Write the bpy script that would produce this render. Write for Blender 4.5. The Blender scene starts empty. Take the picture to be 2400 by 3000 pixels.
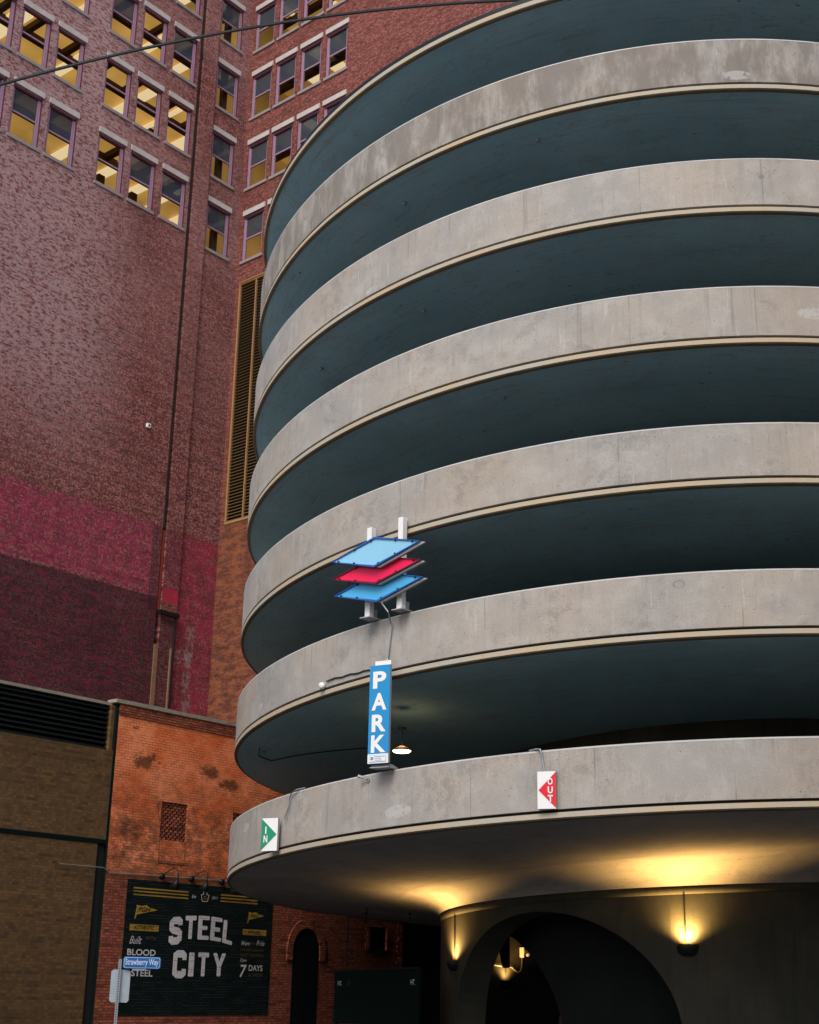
import bpy, math, random
from mathutils import Vector, Matrix
from math import sin, cos, pi, radians, atan2, hypot

# ------------------------------------------------------------------ camera, world, sun, exposure
scene = bpy.context.scene
COL = scene.collection
cam_d = bpy.data.cameras.new("camera")
cam_d.sensor_width = 36.0
cam_d.lens = 49.23
cam_d.clip_start = 0.1
cam_d.clip_end = 2000.0
cam = bpy.data.objects.new("camera", cam_d)
COL.objects.link(cam)
cam.matrix_world = Matrix(((0.99982, -0.01909, 0.0, 0.0),
                           (-0.00613, -0.32098, -0.94707, 0.0),
                           (0.01808, 0.94689, -0.32104, 1.6),
                           (0, 0, 0, 1)))
scene.camera = cam
SUN_EL, SUN_AZ = radians(46), radians(200)      # azimuth measured clockwise from +Y: behind the camera
world = bpy.data.worlds.new("World")
scene.world = world
world.use_nodes = True
wn = world.node_tree
sky = wn.nodes.new("ShaderNodeTexSky")
sky.sky_type = 'NISHITA'
sky.sun_disc = False
sky.sun_elevation = SUN_EL
sky.sun_rotation = SUN_AZ
sky.air_density = 1.0
sky.dust_density = 3.0
sky.ozone_density = 1.0
wn.nodes["Background"].inputs[1].default_value = 0.11
wn.links.new(sky.outputs[0], wn.nodes["Background"].inputs[0])
sun_d = bpy.data.lights.new("sun", 'SUN')
sun_d.energy = 1.0
sun_d.angle = radians(25)
sun_d.color = (1.0, 0.96, 0.91)
sun = bpy.data.objects.new("sun", sun_d)
COL.objects.link(sun)
dvec = Vector((sin(SUN_AZ) * cos(SUN_EL), cos(SUN_AZ) * cos(SUN_EL), sin(SUN_EL)))
sun.rotation_euler = dvec.to_track_quat('Z', 'Y').to_euler()
scene.view_settings.view_transform = 'Standard'
scene.view_settings.look = 'None'
scene.view_settings.exposure = 0.85
scene.view_settings.gamma = 1.0
random.seed(7)

# ------------------------------------------------------------------ node helper
class NT:
    def __init__(s, name, rough=0.85, metal=0.0, spec=0.3):
        s.m = bpy.data.materials.new(name)
        s.m.use_nodes = True
        s.t = s.m.node_tree
        s.b = s.t.nodes["Principled BSDF"]
        s.b.inputs["Roughness"].default_value = rough
        s.b.inputs["Metallic"].default_value = metal
        s.b.inputs["Specular IOR Level"].default_value = spec
    def _in(s, sock, v):
        if v is None:
            return
        if hasattr(v, "is_output") or isinstance(v, bpy.types.NodeSocket):
            s.t.links.new(v, sock)
        elif isinstance(v, tuple) and len(v) == 3 and sock.type == 'RGBA':
            sock.default_value = (*v, 1)
        else:
            sock.default_value = v
    def coord(s, kind="Object"):
        return s.t.nodes.new("ShaderNodeTexCoord").outputs[kind]
    def sep(s, v):
        n = s.t.nodes.new("ShaderNodeSeparateXYZ"); s._in(n.inputs[0], v)
        return n.outputs
    def comb(s, x, y, z=0.0):
        n = s.t.nodes.new("ShaderNodeCombineXYZ")
        for i, a in enumerate((x, y, z)):
            s._in(n.inputs[i], a)
        return n.outputs[0]
    def ma(s, op, a, b=None, c=None, clamp=False):
        n = s.t.nodes.new("ShaderNodeMath"); n.operation = op; n.use_clamp = clamp
        for i, x in enumerate((a, b, c)):
            if x is not None:
                s._in(n.inputs[i], x)
        return n.outputs[0]
    def scale(s, v, sc):
        n = s.t.nodes.new("ShaderNodeVectorMath"); n.operation = 'MULTIPLY'
        s._in(n.inputs[0], v); n.inputs[1].default_value = sc
        return n.outputs[0]
    def noise(s, v, sc, det=4, rough=0.6, dist=0.0):
        n = s.t.nodes.new("ShaderNodeTexNoise")
        s._in(n.inputs["Vector"], v); n.inputs["Scale"].default_value = sc
        n.inputs["Detail"].default_value = det; n.inputs["Roughness"].default_value = rough
        n.inputs["Distortion"].default_value = dist
        return n.outputs[0]
    def voro(s, v, sc):
        n = s.t.nodes.new("ShaderNodeTexVoronoi"); s._in(n.inputs["Vector"], v)
        n.inputs["Scale"].default_value = sc
        return n.outputs
    def step(s, v, a, b):
        n = s.t.nodes.new("ShaderNodeMapRange"); n.interpolation_type = 'SMOOTHSTEP'
        s._in(n.inputs[0], v); n.inputs[1].default_value = a; n.inputs[2].default_value = b
        return n.outputs[0]
    def mix(s, f, a, b, mode='MIX'):
        n = s.t.nodes.new("ShaderNodeMix"); n.data_type = 'RGBA'; n.blend_type = mode
        n.clamp_factor = True
        s._in(n.inputs[0], f); s._in(n.inputs[6], a); s._in(n.inputs[7], b)
        return n.outputs[2]
    def brick(s, v, w=0.215, h=0.075, c1=(1, 1, 1), c2=(0, 0, 0), mort=(0.5, 0.5, 0.5), ms=0.006, bias=0.0):
        n = s.t.nodes.new("ShaderNodeTexBrick"); s._in(n.inputs["Vector"], v)
        n.inputs["Scale"].default_value = 1.0
        n.inputs["Brick Width"].default_value = w; n.inputs["Row Height"].default_value = h
        n.inputs["Mortar Size"].default_value = ms; n.inputs["Mortar Smooth"].default_value = 0.3
        n.inputs["Bias"].default_value = bias
        s._in(n.inputs["Color1"], c1); s._in(n.inputs["Color2"], c2); s._in(n.inputs["Mortar"], mort)
        return n.outputs
    def bump(s, h, strength=0.4, dist=0.02):
        n = s.t.nodes.new("ShaderNodeBump"); n.inputs["Strength"].default_value = strength
        n.inputs["Distance"].default_value = dist
        s._in(n.inputs["Height"], h); s.t.links.new(n.outputs[0], s.b.inputs["Normal"])
    def box(s, x, z, x0, x1, z0, z1, e=0.05):
        a = s.ma('MULTIPLY', s.step(x, x0 - e, x0 + e), s.step(x, x1 + e, x1 - e))
        b = s.ma('MULTIPLY', s.step(z, z0 - e, z0 + e), s.step(z, z1 + e, z1 - e))
        return s.ma('MULTIPLY', a, b)
    def spot(s, x, z, cx, cz, rx, rz, soft=0.5):
        a = s.ma('DIVIDE', s.ma('SUBTRACT', x, cx), rx); b = s.ma('DIVIDE', s.ma('SUBTRACT', z, cz), rz)
        d = s.ma('SQRT', s.ma('ADD', s.ma('MULTIPLY', a, a), s.ma('MULTIPLY', b, b)))
        return s.step(d, 1.0, 1.0 - soft)
    def out(s, col=None, rough=None):
        if col is not None:
            s._in(s.b.inputs["Base Color"], col)
        if rough is not None:
            s._in(s.b.inputs["Roughness"], rough)
        return s.m

def plain(name, col, rough=0.6, metal=0.0, var=0.18, sc=6.0, spec=0.3):
    n = NT(name, rough, metal, spec)
    c = n.coord()
    f = n.noise(c, sc, 4, 0.65)
    return n.out(n.mix(n.ma('MULTIPLY', f, 1.0), tuple(x * (1 - var) for x in col), tuple(min(1, x * (1 + var)) for x in col)))

# ------------------------------------------------------------------ materials
def concrete_mat(name, a=(0.315, 0.30, 0.28), b=(0.39, 0.34, 0.285), soffit=False):
    n = NT(name, 0.9, 0, 0.2)
    uv = n.coord("UV"); u, v, _ = n.sep(uv)
    big = n.noise(uv, 0.28, 3, 0.55)
    med = n.noise(uv, 1.7, 5, 0.65)
    fine = n.noise(uv, 28, 4, 0.75)
    streak = n.noise(n.scale(uv, (5.0, 0.35, 1)), 1.3, 5, 0.7)
    c = n.mix(n.step(big, 0.35, 0.68), a, b)
    c = n.mix(n.ma('MULTIPLY', n.step(med, 0.42, 0.70), 0.25 if soffit else 0.6), c, (0.44, 0.42, 0.385))
    c = n.mix(n.ma('MULTIPLY', n.step(n.noise(n.comb(n.ma('ADD', u, 71.0), v), 0.9, 4, 0.6), 0.52, 0.72), 0.2 if soffit else 0.4), c, (0.24, 0.24, 0.25))
    if not soffit:
        c = n.mix(n.ma('MULTIPLY', n.ma('MULTIPLY', n.step(streak, 0.47, 0.76), n.step(n.noise(uv, 0.5, 2), 0.45, 0.6)), 0.5), c, (0.19, 0.185, 0.18))
        c = n.mix(n.ma('MULTIPLY', n.step(n.noise(n.scale(uv, (4.0, 0.5, 1)), 2.1, 3, 0.6), 0.60, 0.74), 0.35), c, (0.56, 0.55, 0.53))
        # brown weather staining in long patches
        br = n.noise(n.comb(n.ma('ADD', u, 33.0), v), 0.16, 4, 0.6)
        c = n.mix(n.ma('MULTIPLY', n.step(br, 0.5, 0.66), 0.45), c, (0.33, 0.255, 0.185))
        top = n.step(u, 430.0, 440.0)
        wz = n.noise(n.scale(uv, (1.4, 0.5, 1)), 1.1, 6, 0.7)
        c = n.mix(n.ma('MULTIPLY', n.ma('MULTIPLY', top, n.step(wz, 0.34, 0.58)), 0.72), c, (0.14, 0.115, 0.095))
        # runs of grime under the top edge
        run = n.ma('MULTIPLY', n.step(n.noise(n.scale(uv, (6.0, 0.12, 1)), 1.0, 4, 0.7), 0.5, 0.66), n.step(n.ma('ADD', v, n.ma('MULTIPLY', n.noise(n.scale(uv, (5, 0.1, 1)), 1.0, 3, 0.6), 0.9)), 0.15, 0.5))
        c = n.mix(n.ma('MULTIPLY', n.ma('MULTIPLY', run, n.step(n.noise(n.comb(n.ma('ADD', u, 11.0), v), 0.4, 2), 0.48, 0.62)), 0.5), c, (0.14, 0.13, 0.12))
        bl = n.ma('MULTIPLY', n.step(n.noise(uv, 0.55, 6, 0.7), 0.48, 0.60), n.step(n.noise(uv, 3.5, 5, 0.75), 0.42, 0.6))
        c = n.mix(n.ma('MULTIPLY', bl, 0.5), c, (0.19, 0.18, 0.17))
        # form panel joints
        j = n.ma('ABSOLUTE', n.ma('SUBTRACT', n.ma('FRACT', n.ma('DIVIDE', n.ma('ADD', u, n.ma('MULTIPLY', med, 0.02)), 2.44)), 0.5))
        jm = n.ma('MULTIPLY', n.step(j, 0.006, 0.002), n.step(n.noise(uv, 0.7, 2), 0.42, 0.6))
        c = n.mix(n.ma('MULTIPLY', jm, 0.5), c, (0.12, 0.12, 0.12))
        # lighter repair patches and formwork scars
        vo = n.voro(n.scale(uv, (0.33, 0.9, 1)), 1.0)
        pm = n.ma('MULTIPLY', n.step(vo[0], 0.125, 0.105), n.step(n.noise(uv, 6, 3), 0.36, 0.5))
        c = n.mix(n.ma('MULTIPLY', pm, 0.5), c, (0.52, 0.51, 0.50))
        vo2 = n.voro(n.scale(uv, (0.9, 1.3, 1)), 1.0)
        pm = n.ma('MULTIPLY', n.step(n.ma('ABSOLUTE', n.ma('SUBTRACT', vo2[0], 0.1)), 0.022, 0.006), n.step(n.noise(uv, 0.9, 2), 0.55, 0.62))
        c = n.mix(n.ma('MULTIPLY', pm, 0.55), c, (0.15, 0.15, 0.16))
    else:
        # board lines and hairline cracks with pale leach
        w = n.noise(n.scale(uv, (0.25, 6, 1)), 1.2, 4, 0.7)
        c = n.mix(n.ma('MULTIPLY', n.step(w, 0.55, 0.7), 0.3), c, (0.2, 0.21, 0.22))
        cr = n.noise(n.scale(uv, (0.35, 1.6, 1)), 0.9, 8, 0.62, 0.6)
        cm = n.step(n.ma('ABSOLUTE', n.ma('SUBTRACT', cr, 0.5)), 0.0035, 0.001)
        c = n.mix(n.ma('MULTIPLY', cm, 0.6), c, (0.07, 0.075, 0.08))
        vo2 = n.voro(n.scale(uv, (0.6, 1.8, 1)), 2.0)
        pm = n.ma('MULTIPLY', n.step(vo2[0], 0.10, 0.05), n.step(n.noise(uv, 0.5, 3), 0.52, 0.6))
        c = n.mix(n.ma('MULTIPLY', pm, 0.8), c, (0.03, 0.03, 0.03))
    # bug holes
    vo = n.voro(uv, 9.0)
    hm = n.ma('MULTIPLY', n.step(vo[0], 0.13, 0.07), n.step(n.noise(uv, 1.6, 2), 0.44, 0.58))
    c = n.mix(n.ma('MULTIPLY', hm, 0.8), c, (0.07, 0.07, 0.065))
    c = n.mix(n.ma('MULTIPLY', n.step(fine, 0.35, 0.75), 0.34), c, (0.16, 0.155, 0.15))
    n.bump(n.ma('ADD', n.ma('MULTIPLY', fine, 0.5), n.ma('MULTIPLY', hm, -1.0)), 0.25, 0.01)
    return n.out(c)

M = {}
M['concrete'] = concrete_mat("parapet_concrete")
M['soffit'] = concrete_mat("soffit_concrete", (0.33, 0.59, 0.68), (0.40, 0.66, 0.75), True)  # teal base colour stands in for the cool, dim light below the ramps
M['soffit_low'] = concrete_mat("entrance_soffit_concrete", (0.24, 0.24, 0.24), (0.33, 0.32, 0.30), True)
def dim_concrete(name, a, b):
    n = NT(name, 0.85, 0, 0.25)
    uv = n.coord("UV")
    c = n.mix(n.step(n.noise(uv, 0.6, 4, 0.6), 0.35, 0.65), a, b)
    c = n.mix(n.ma('MULTIPLY', n.step(n.noise(n.scale(uv, (4, 0.5, 1)), 1.2, 5, 0.7), 0.48, 0.7), 0.5), c, tuple(k * 0.55 for k in a))
    pit = n.ma('MULTIPLY', n.step(n.noise(uv, 11, 5, 0.75), 0.58, 0.66), n.step(n.noise(uv, 1.1, 2), 0.45, 0.6))
    c = n.mix(n.ma('MULTIPLY', pit, 0.6), c, tuple(k * 0.4 for k in a))
    n.bump(n.noise(uv, 22, 5, 0.7), 0.35, 0.012)
    return n.out(c)
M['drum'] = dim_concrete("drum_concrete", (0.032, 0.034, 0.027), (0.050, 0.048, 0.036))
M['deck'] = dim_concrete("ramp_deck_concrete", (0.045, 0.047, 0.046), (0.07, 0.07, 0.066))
M['drum_dark'] = dim_concrete("shaded_drum_concrete", (0.006, 0.008, 0.007), (0.010, 0.012, 0.010))  # near-black copy of the drum concrete, deep shade put into the colour
def lip_mat():
    n = NT("slab_edge_paint", 0.8, 0, 0.25)
    uv = n.coord("UV"); u, v, _ = n.sep(uv)
    c = n.mix(n.step(n.noise(uv, 0.5, 3), 0.35, 0.65), (0.37, 0.345, 0.29), (0.42, 0.335, 0.225))
    dr = n.noise(n.scale(uv, (14, 0.6, 1)), 1, 4, 0.7)
    c = n.mix(n.ma('MULTIPLY', n.step(dr, 0.52, 0.72), 0.5), c, (0.42, 0.25, 0.10))
    c = n.mix(n.ma('MULTIPLY', n.step(n.noise(uv, 5, 5, 0.7), 0.55, 0.72), 0.45), c, (0.30, 0.29, 0.27))
    # ochre rust line hugging the joint at the top and bottom of the band
    e1 = n.ma('MULTIPLY', n.step(v, -0.06, -0.035), n.step(n.noise(uv, 3, 4), 0.35, 0.6))
    c = n.mix(n.ma('MULTIPLY', e1, 0.8), c, (0.42, 0.23, 0.07))
    n.bump(n.noise(uv, 20, 4), 0.2, 0.01)
    return n.out(c)
M['lip'] = lip_mat()
M['cap'] = plain("pale_edge_highlight", (0.50, 0.50, 0.49), 0.8, 0, 0.35, 1.2)  # pale line painting the edge highlight and chipped white paint
M['drip'] = plain("drip_edge", (0.10, 0.075, 0.045), 0.8, 0, 0.5, 3)
M['joint'] = plain("joint_shadow_seal", (0.025, 0.02, 0.015), 0.9)

def brick_mat(name, cols, mortar, w=0.215, h=0.075, streak=0.5, pale=None, rough=0.85, paint=None, extra=None, ms=0.007):
    """cols: four brick colours; paint(n, x, z, c, bf) may add paint or stains with a shape of their own."""
    n = NT(name, rough, 0, 0.25)
    o = n.coord(); x, y, z = n.sep(o)
    p = n.comb(x, z, 0.0)
    b1 = n.brick(p, w, h, (1, 1, 1), (0, 0, 0), (0.5, 0.5, 0.5), ms)
    sep = n.t.nodes.new("ShaderNodeSeparateColor"); n._in(sep.inputs[0], b1[0])
    r1 = sep.outputs[0]
    cell = n.noise(n.comb(n.ma('DIVIDE', x, w * 0.75), n.ma('DIVIDE', n.ma('FLOOR', n.ma('DIVIDE', z, h)), 0.31)), 0.9, 1, 0.5)
    cell2 = n.noise(n.comb(n.ma('DIVIDE', x, w * 2.4), n.ma('MULTIPLY', n.ma('FLOOR', n.ma('DIVIDE', z, h)), 2.7)), 0.8, 2, 0.6)
    c = n.mix(n.step(r1, 0.15, 0.85), cols[0], cols[1])
    c = n.mix(n.ma('MULTIPLY', n.step(cell, 0.5, 0.62), 0.9), c, cols[2])
    c = n.mix(n.ma('MULTIPLY', n.step(cell2, 0.56, 0.66), 0.85), c, cols[3])
    if pale:
        c = n.mix(n.ma('MULTIPLY', n.step(cell, 0.42, 0.34), streak), c, pale)
    big = n.noise(p, 0.22, 4, 0.6)
    c = n.mix(n.ma('MULTIPLY', n.step(big, 0.45, 0.7), 0.3), c, tuple(k * 0.45 for k in cols[0]))
    row = n.noise(n.comb(n.ma('DIVIDE', x, 9.0), n.ma('MULTIPLY', n.ma('FLOOR', n.ma('DIVIDE', z, h)), 1.37)), 1.0, 2, 0.6)
    c = n.mix(n.ma('MULTIPLY', n.step(row, 0.45, 0.65), 0.35), c, tuple(k * 0.4 for k in cols[0]))
    c = n.mix(b1[1], c, mortar)
    if paint:
        c = paint(n, x, z, p, c, b1[1])
    n.bump(n.ma('ADD', n.ma('MULTIPLY', b1[1], -1.0), n.ma('MULTIPLY', n.noise(p, 14, 3), 0.5)), 0.5, 0.015)
    return n.out(c)

def paint_w1(n, x, z, p, c, mort):
    tex = n.noise(p, 7, 5, 0.75)
    str_ = n.noise(n.comb(n.ma('DIVIDE', x, 0.30), n.ma('MULTIPLY', n.ma('FLOOR', n.ma('DIVIDE', z, 0.075)), 2.3)), 1.0, 2, 0.6)
    # pale bloom, with sky light and haze put in as paler upper storeys
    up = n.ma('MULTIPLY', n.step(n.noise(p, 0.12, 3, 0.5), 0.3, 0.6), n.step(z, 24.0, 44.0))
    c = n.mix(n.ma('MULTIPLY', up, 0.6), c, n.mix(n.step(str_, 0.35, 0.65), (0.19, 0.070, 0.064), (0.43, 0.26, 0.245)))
    lft = n.ma('MULTIPLY', n.step(x, -5.5, -10.5), n.step(z, 22.0, 30.0))
    c = n.mix(n.ma('MULTIPLY', n.ma('MULTIPLY', lft, n.step(str_, 0.35, 0.6)), 0.6), c, (0.46, 0.33, 0.335))
    cov = n.step(n.ma('ADD', n.ma('MULTIPLY', tex, 0.8), n.ma('MULTIPLY', str_, 0.9)), 0.68, 0.98)
    mag = n.mix(n.step(n.noise(p, 1.5, 3), 0.35, 0.65), (0.19, 0.008, 0.050), (0.36, 0.018, 0.085))
    m1 = n.ma('MULTIPLY', n.box(x, n.ma('ADD', z, n.ma('MULTIPLY', tex, 0.25)), -30, -4.35, 19.07, 22.55, 0.05), n.ma('ADD', 0.15, n.ma('MULTIPLY', n.step(n.noise(n.scale(p, (1, 1.8, 1)), 2.2, 7, 0.8), 0.36, 0.56), 0.9)))
    m2 = n.box(x, z, -4.35, -3.72, 18.2, 22.42, 0.03)
    m3 = n.box(x, z, -3.5, -2.5, 18.95, 22.42, 0.03)
    m4 = n.ma('MULTIPLY', n.box(x, n.ma('ADD', z, n.ma('MULTIPLY', tex, 0.2)), -2.47, 0.2, 13.0, 22.55, 0.04), n.step(n.noise(p, 4.5, 6, 0.8), 0.30, 0.45))
    c = n.mix(n.ma('MULTIPLY', m1, n.ma('ADD', 0.22, n.ma('MULTIPLY', cov, 0.55))), c, mag)
    c = n.mix(n.ma('MULTIPLY', m2, n.ma('ADD', 0.5, n.ma('MULTIPLY', cov, 0.2))), c, (0.07, 0.012, 0.025))
    c = n.mix(n.ma('MULTIPLY', m3, n.ma('ADD', 0.3, n.ma('MULTIPLY', cov, 0.4))), c, (0.12, 0.012, 0.03))
    m4b = n.box(x, z, -3.5, -2.5, 18.75, 19.5, 0.02)
    c = n.mix(n.ma('MULTIPLY', m4b, 0.8), c, (0.36, 0.02, 0.045))
    c = n.mix(n.ma('MULTIPLY', m4, n.ma('ADD', 0.25, n.ma('MULTIPLY', cov, 0.55))), c, n.mix(n.step(n.noise(p, 0.8, 3), 0.4, 0.6), (0.30, 0.014, 0.048), (0.17, 0.012, 0.030)))
    # old plaster scars in the right bay and under the magenta band
    m5 = n.ma('MULTIPLY', n.box(x, z, -1.75, -1.2, 13.0, 18.0, 0.06), n.step(n.noise(p, 3.0, 5, 0.7), 0.46, 0.58))
    c = n.mix(n.ma('MULTIPLY', m5, 0.75), c, (0.22, 0.17, 0.15))
    m5 = n.ma('MULTIPLY', n.box(x, z, -2.4, -1.3, 16.0, 16.7, 0.1), n.step(n.noise(p, 4.0, 5, 0.7), 0.5, 0.6))
    c = n.mix(n.ma('MULTIPLY', m5, 0.8), c, (0.30, 0.24, 0.24))
    m6 = n.ma('MULTIPLY', n.box(x, z, -30, -5.0, 17.9, 18.6, 0.12), n.step(n.noise(n.scale(p, (2.2, 1, 1)), 3.0, 5, 0.75), 0.52, 0.6))
    c = n.mix(n.ma('MULTIPLY', m6, 0.7), c, (0.30, 0.16, 0.20))
    # dark purple paint below, blotched with red
    m7 = n.box(x, z, -30, -3.72, 10.0, 18.9, 0.05)
    c = n.mix(n.ma('MULTIPLY', m7, n.ma('ADD', 0.55, n.ma('MULTIPLY', n.noise(p, 0.8, 4), 0.4))), c, (0.026, 0.006, 0.011))
    c = n.mix(n.ma('MULTIPLY', n.ma('MULTIPLY', m7, n.step(n.noise(n.scale(p, (1, 2.2, 1)), 1.7, 6, 0.75), 0.5, 0.62)), 0.7), c, (0.17, 0.014, 0.04))
    m8 = n.box(x, z, -3.5, -2.5, 10.0, 18.0, 0.02)
    c = n.mix(n.ma('MULTIPLY', m8, 0.6), c, (0.04, 0.008, 0.014))
    return c

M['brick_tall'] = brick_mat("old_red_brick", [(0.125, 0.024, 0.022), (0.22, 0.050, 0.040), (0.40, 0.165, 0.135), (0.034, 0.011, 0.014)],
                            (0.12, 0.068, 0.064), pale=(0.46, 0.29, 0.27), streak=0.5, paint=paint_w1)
def paint_w2(n, x, z, p, c, mort):
    lo = n.step(z, 24.5, 21.0)
    c = n.mix(n.ma('MULTIPLY', n.step(z, 30.0, 22.0), 0.6), c, n.mix(n.step(n.noise(n.scale(p, (1, 2.5, 1)), 1.2, 5, 0.7), 0.4, 0.62), (0.07, 0.025, 0.010), (0.28, 0.095, 0.028)))
    c = n.mix(n.ma('MULTIPLY', mort, 0.5), c, (0.07, 0.035, 0.02))
    return c
M['brick_wing'] = brick_mat("red_brown_brick", [(0.14, 0.032, 0.027), (0.22, 0.06, 0.046), (0.32, 0.12, 0.10), (0.055, 0.016, 0.016)],
                            (0.12, 0.075, 0.07), pale=(0.24, 0.12, 0.105), streak=0.25, paint=paint_w2)
def paint_orange(n, x, z, p, c, mort):
    cov = n.noise(p, 2.2, 6, 0.72)
    top = n.step(n.ma('ADD', z, n.ma('MULTIPLY', cov, 0.12)), 8.62, 8.56)
    o1 = n.mix(n.step(n.noise(p, 0.9, 4), 0.35, 0.65), (0.74, 0.155, 0.045), (0.90, 0.29, 0.13))
    o1 = n.mix(n.ma('MULTIPLY', n.step(n.noise(n.comb(n.ma('DIVIDE', x, 0.21), n.ma('MULTIPLY', n.ma('FLOOR', n.ma('DIVIDE', z, 0.072)), 1.9)), 1.0, 2, 0.6), 0.5, 0.66), 0.35), o1, (0.36, 0.085, 0.03))
    o1 = n.mix(n.ma('MULTIPLY', n.ma('MULTIPLY', mort, n.step(n.noise(p, 2.5, 4), 0.35, 0.6)), 0.85), o1, (0.16, 0.04, 0.014))
    wear = n.step(n.noise(n.scale(p, (1, 1.6, 1)), 2.6, 7, 0.78), 0.40, 0.56)
    low = n.step(z, 7.8, 5.4)
    amount = n.ma('SUBTRACT', 1.0, n.ma('MULTIPLY', low, n.ma('MULTIPLY', wear, 0.75)))
    low2 = n.ma('MULTIPLY', n.step(z, 4.6, 4.25), 0.72)
    amount = n.ma('MULTIPLY', amount, n.ma('SUBTRACT', 1.0, low2))
    c = n.mix(n.ma('MULTIPLY', n.ma('MULTIPLY', amount, top), 0.93), c, o1)
    # dark blotches where the paint burnt or peeled away
    g = n.noise(p, 5.5, 6, 0.75)
    g2 = n.noise(p, 1.9, 5, 0.7)
    g3 = n.noise(n.scale(p, (1, 1.8, 1)), 4.2, 8, 0.82)
    for (cx, cz, rx, rz, k) in ((-6.95, 7.35, 0.75, 0.38, 1.0), (-6.55, 7.5, 0.35, 0.25, 1.0), (-4.45, 7.35, 0.75, 0.42, 1.0), (-3.75, 7.1, 0.85, 0.3, 1.0), (-7.35, 8.28, 0.26, 0.06, 1.6),
                                (-7.2, 5.5, 1.0, 0.8, 0.75), (-6.35, 6.15, 0.25, 0.5, 0.8), (-4.9, 6.15, 0.25, 0.35, 0.7), (-7.5, 4.8, 0.8, 0.5, 0.6), (-4.1, 5.9, 0.9, 0.4, 0.6)):
        s_ = n.spot(n.ma('ADD', x, n.ma('MULTIPLY', n.ma('SUBTRACT', g2, 0.5), 1.5)), n.ma('ADD', z, n.ma('MULTIPLY', n.ma('SUBTRACT', g, 0.5), 0.5)), cx, cz, rx, rz, 0.95)
        m = n.step(n.ma('ADD', n.ma('MULTIPLY', s_, 0.50 * k), g3), 0.67, 0.95)
        c = n.mix(n.ma('MULTIPLY', m, 0.85), c, (0.085, 0.028, 0.012))
    return c
M['brick_orange'] = brick_mat("orange_painted_brick", [(0.13, 0.045, 0.02), (0.21, 0.075, 0.03), (0.30, 0.12, 0.055), (0.07, 0.022, 0.012)],
                              (0.10, 0.05, 0.03), paint=paint_orange, w=0.21, h=0.072, ms=0.008)
M['brick_low'] = brick_mat("rough_red_brick", [(0.25, 0.058, 0.030), (0.33, 0.085, 0.045), (0.42, 0.13, 0.07), (0.09, 0.028, 0.018)],
                           (0.06, 0.03, 0.02), w=0.21, h=0.072, ms=0.009)
M['brick_tan'] = brick_mat("tan_brick", [(0.10, 0.055, 0.02), (0.13, 0.07, 0.026), (0.17, 0.09, 0.032), (0.06, 0.034, 0.016)],
                           (0.08, 0.05, 0.03))
M['brick_gray'] = brick_mat("grey_brick", [(0.20, 0.15, 0.12), (0.24, 0.18, 0.15), (0.28, 0.22, 0.19), (0.14, 0.11, 0.09)], (0.2, 0.19, 0.18))
def mural_mat(name, base, worn, amt=0.35):
    n = NT(name, 0.9, 0, 0.08)
    x, y, z = n.sep(n.coord()); p = n.comb(x, z, 0.0)
    b = n.brick(p, 0.21, 0.072, (1, 1, 1), (0, 0, 0), (0.5, 0.5, 0.5), 0.007)
    chip = n.step(n.noise(n.scale(p, (0.8, 7, 1)), 3.2, 5, 0.75), 0.60, 0.68)
    c = n.mix(n.ma('MULTIPLY', n.noise(p, 3, 4), 0.5), base, tuple(k * 0.7 for k in base))
    c = n.mix(n.ma('MULTIPLY', n.ma('MULTIPLY', b[1], n.step(n.noise(n.scale(p, (1, 5, 1)), 1.5, 4, 0.7), 0.42, 0.62)), amt * 1.5), c, worn)
    c = n.mix(n.ma('MULTIPLY', chip, amt * 0.5), c, worn)
    n.bump(n.ma('MULTIPLY', b[1], -1.0), 0.5, 0.01)
    return n.out(c)
M['mural_black'] = mural_mat("mural_black_paint", (0.004, 0.009, 0.009), (0.055, 0.06, 0.055))
M['mural_white'] = mural_mat("mural_white_paint", (0.62, 0.60, 0.61), (0.10, 0.10, 0.10), 0.6)
M['mural_gold'] = mural_mat("mural_gold_paint", (0.36, 0.22, 0.035), (0.06, 0.045, 0.02), 0.7)
M['mural_dim'] = mural_mat("mural_worn_gold_paint", (0.13, 0.085, 0.025), (0.03, 0.025, 0.02), 0.8)
M['frame'] = plain("mauve_window_paint", (0.30, 0.185, 0.26), 0.55, 0, 0.12)
M['frame_dark'] = plain("dark_red_moulding", (0.085, 0.018, 0.03), 0.6)
M['stone'] = plain("limestone", (0.46, 0.425, 0.40), 0.85, 0, 0.25, 2.5)
M['sill'] = plain("sooty_sill_stone", (0.26, 0.225, 0.22), 0.85, 0, 0.3, 2.5)
M['coping'] = plain("coping_stone", (0.26, 0.23, 0.18), 0.9, 0, 0.45, 3.5)
M['tan_metal'] = plain("tan_louver_metal", (0.36, 0.20, 0.085), 0.55, 0.1)
M['slat'] = plain("louver_blade_metal", (0.15, 0.095, 0.04), 0.5, 0.2)
M['black'] = plain("black_void", (0.008, 0.010, 0.010), 0.9)
M['dark_metal'] = plain("dark_metal", (0.018, 0.022, 0.024), 0.45, 0.6)
M['black_green'] = plain("dark_green_panel", (0.003, 0.008, 0.0065), 0.9, 0, 0.3, 2, 0.08)
M['galv'] = plain("galvanised_steel", (0.34, 0.36, 0.37), 0.45, 0.7)
M['white_metal'] = plain("white_painted_steel", (0.72, 0.72, 0.71), 0.5, 0, 0.06)
M['grey_metal'] = plain("grey_sign_casing", (0.36, 0.37, 0.38), 0.55, 0, 0.1)
M['sign_white'] = plain("sign_white", (0.74, 0.74, 0.73), 0.4, 0, 0.05)
M['sign_blue'] = plain("sign_blue", (0.012, 0.235, 0.52), 0.4, 0, 0.06)
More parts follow.
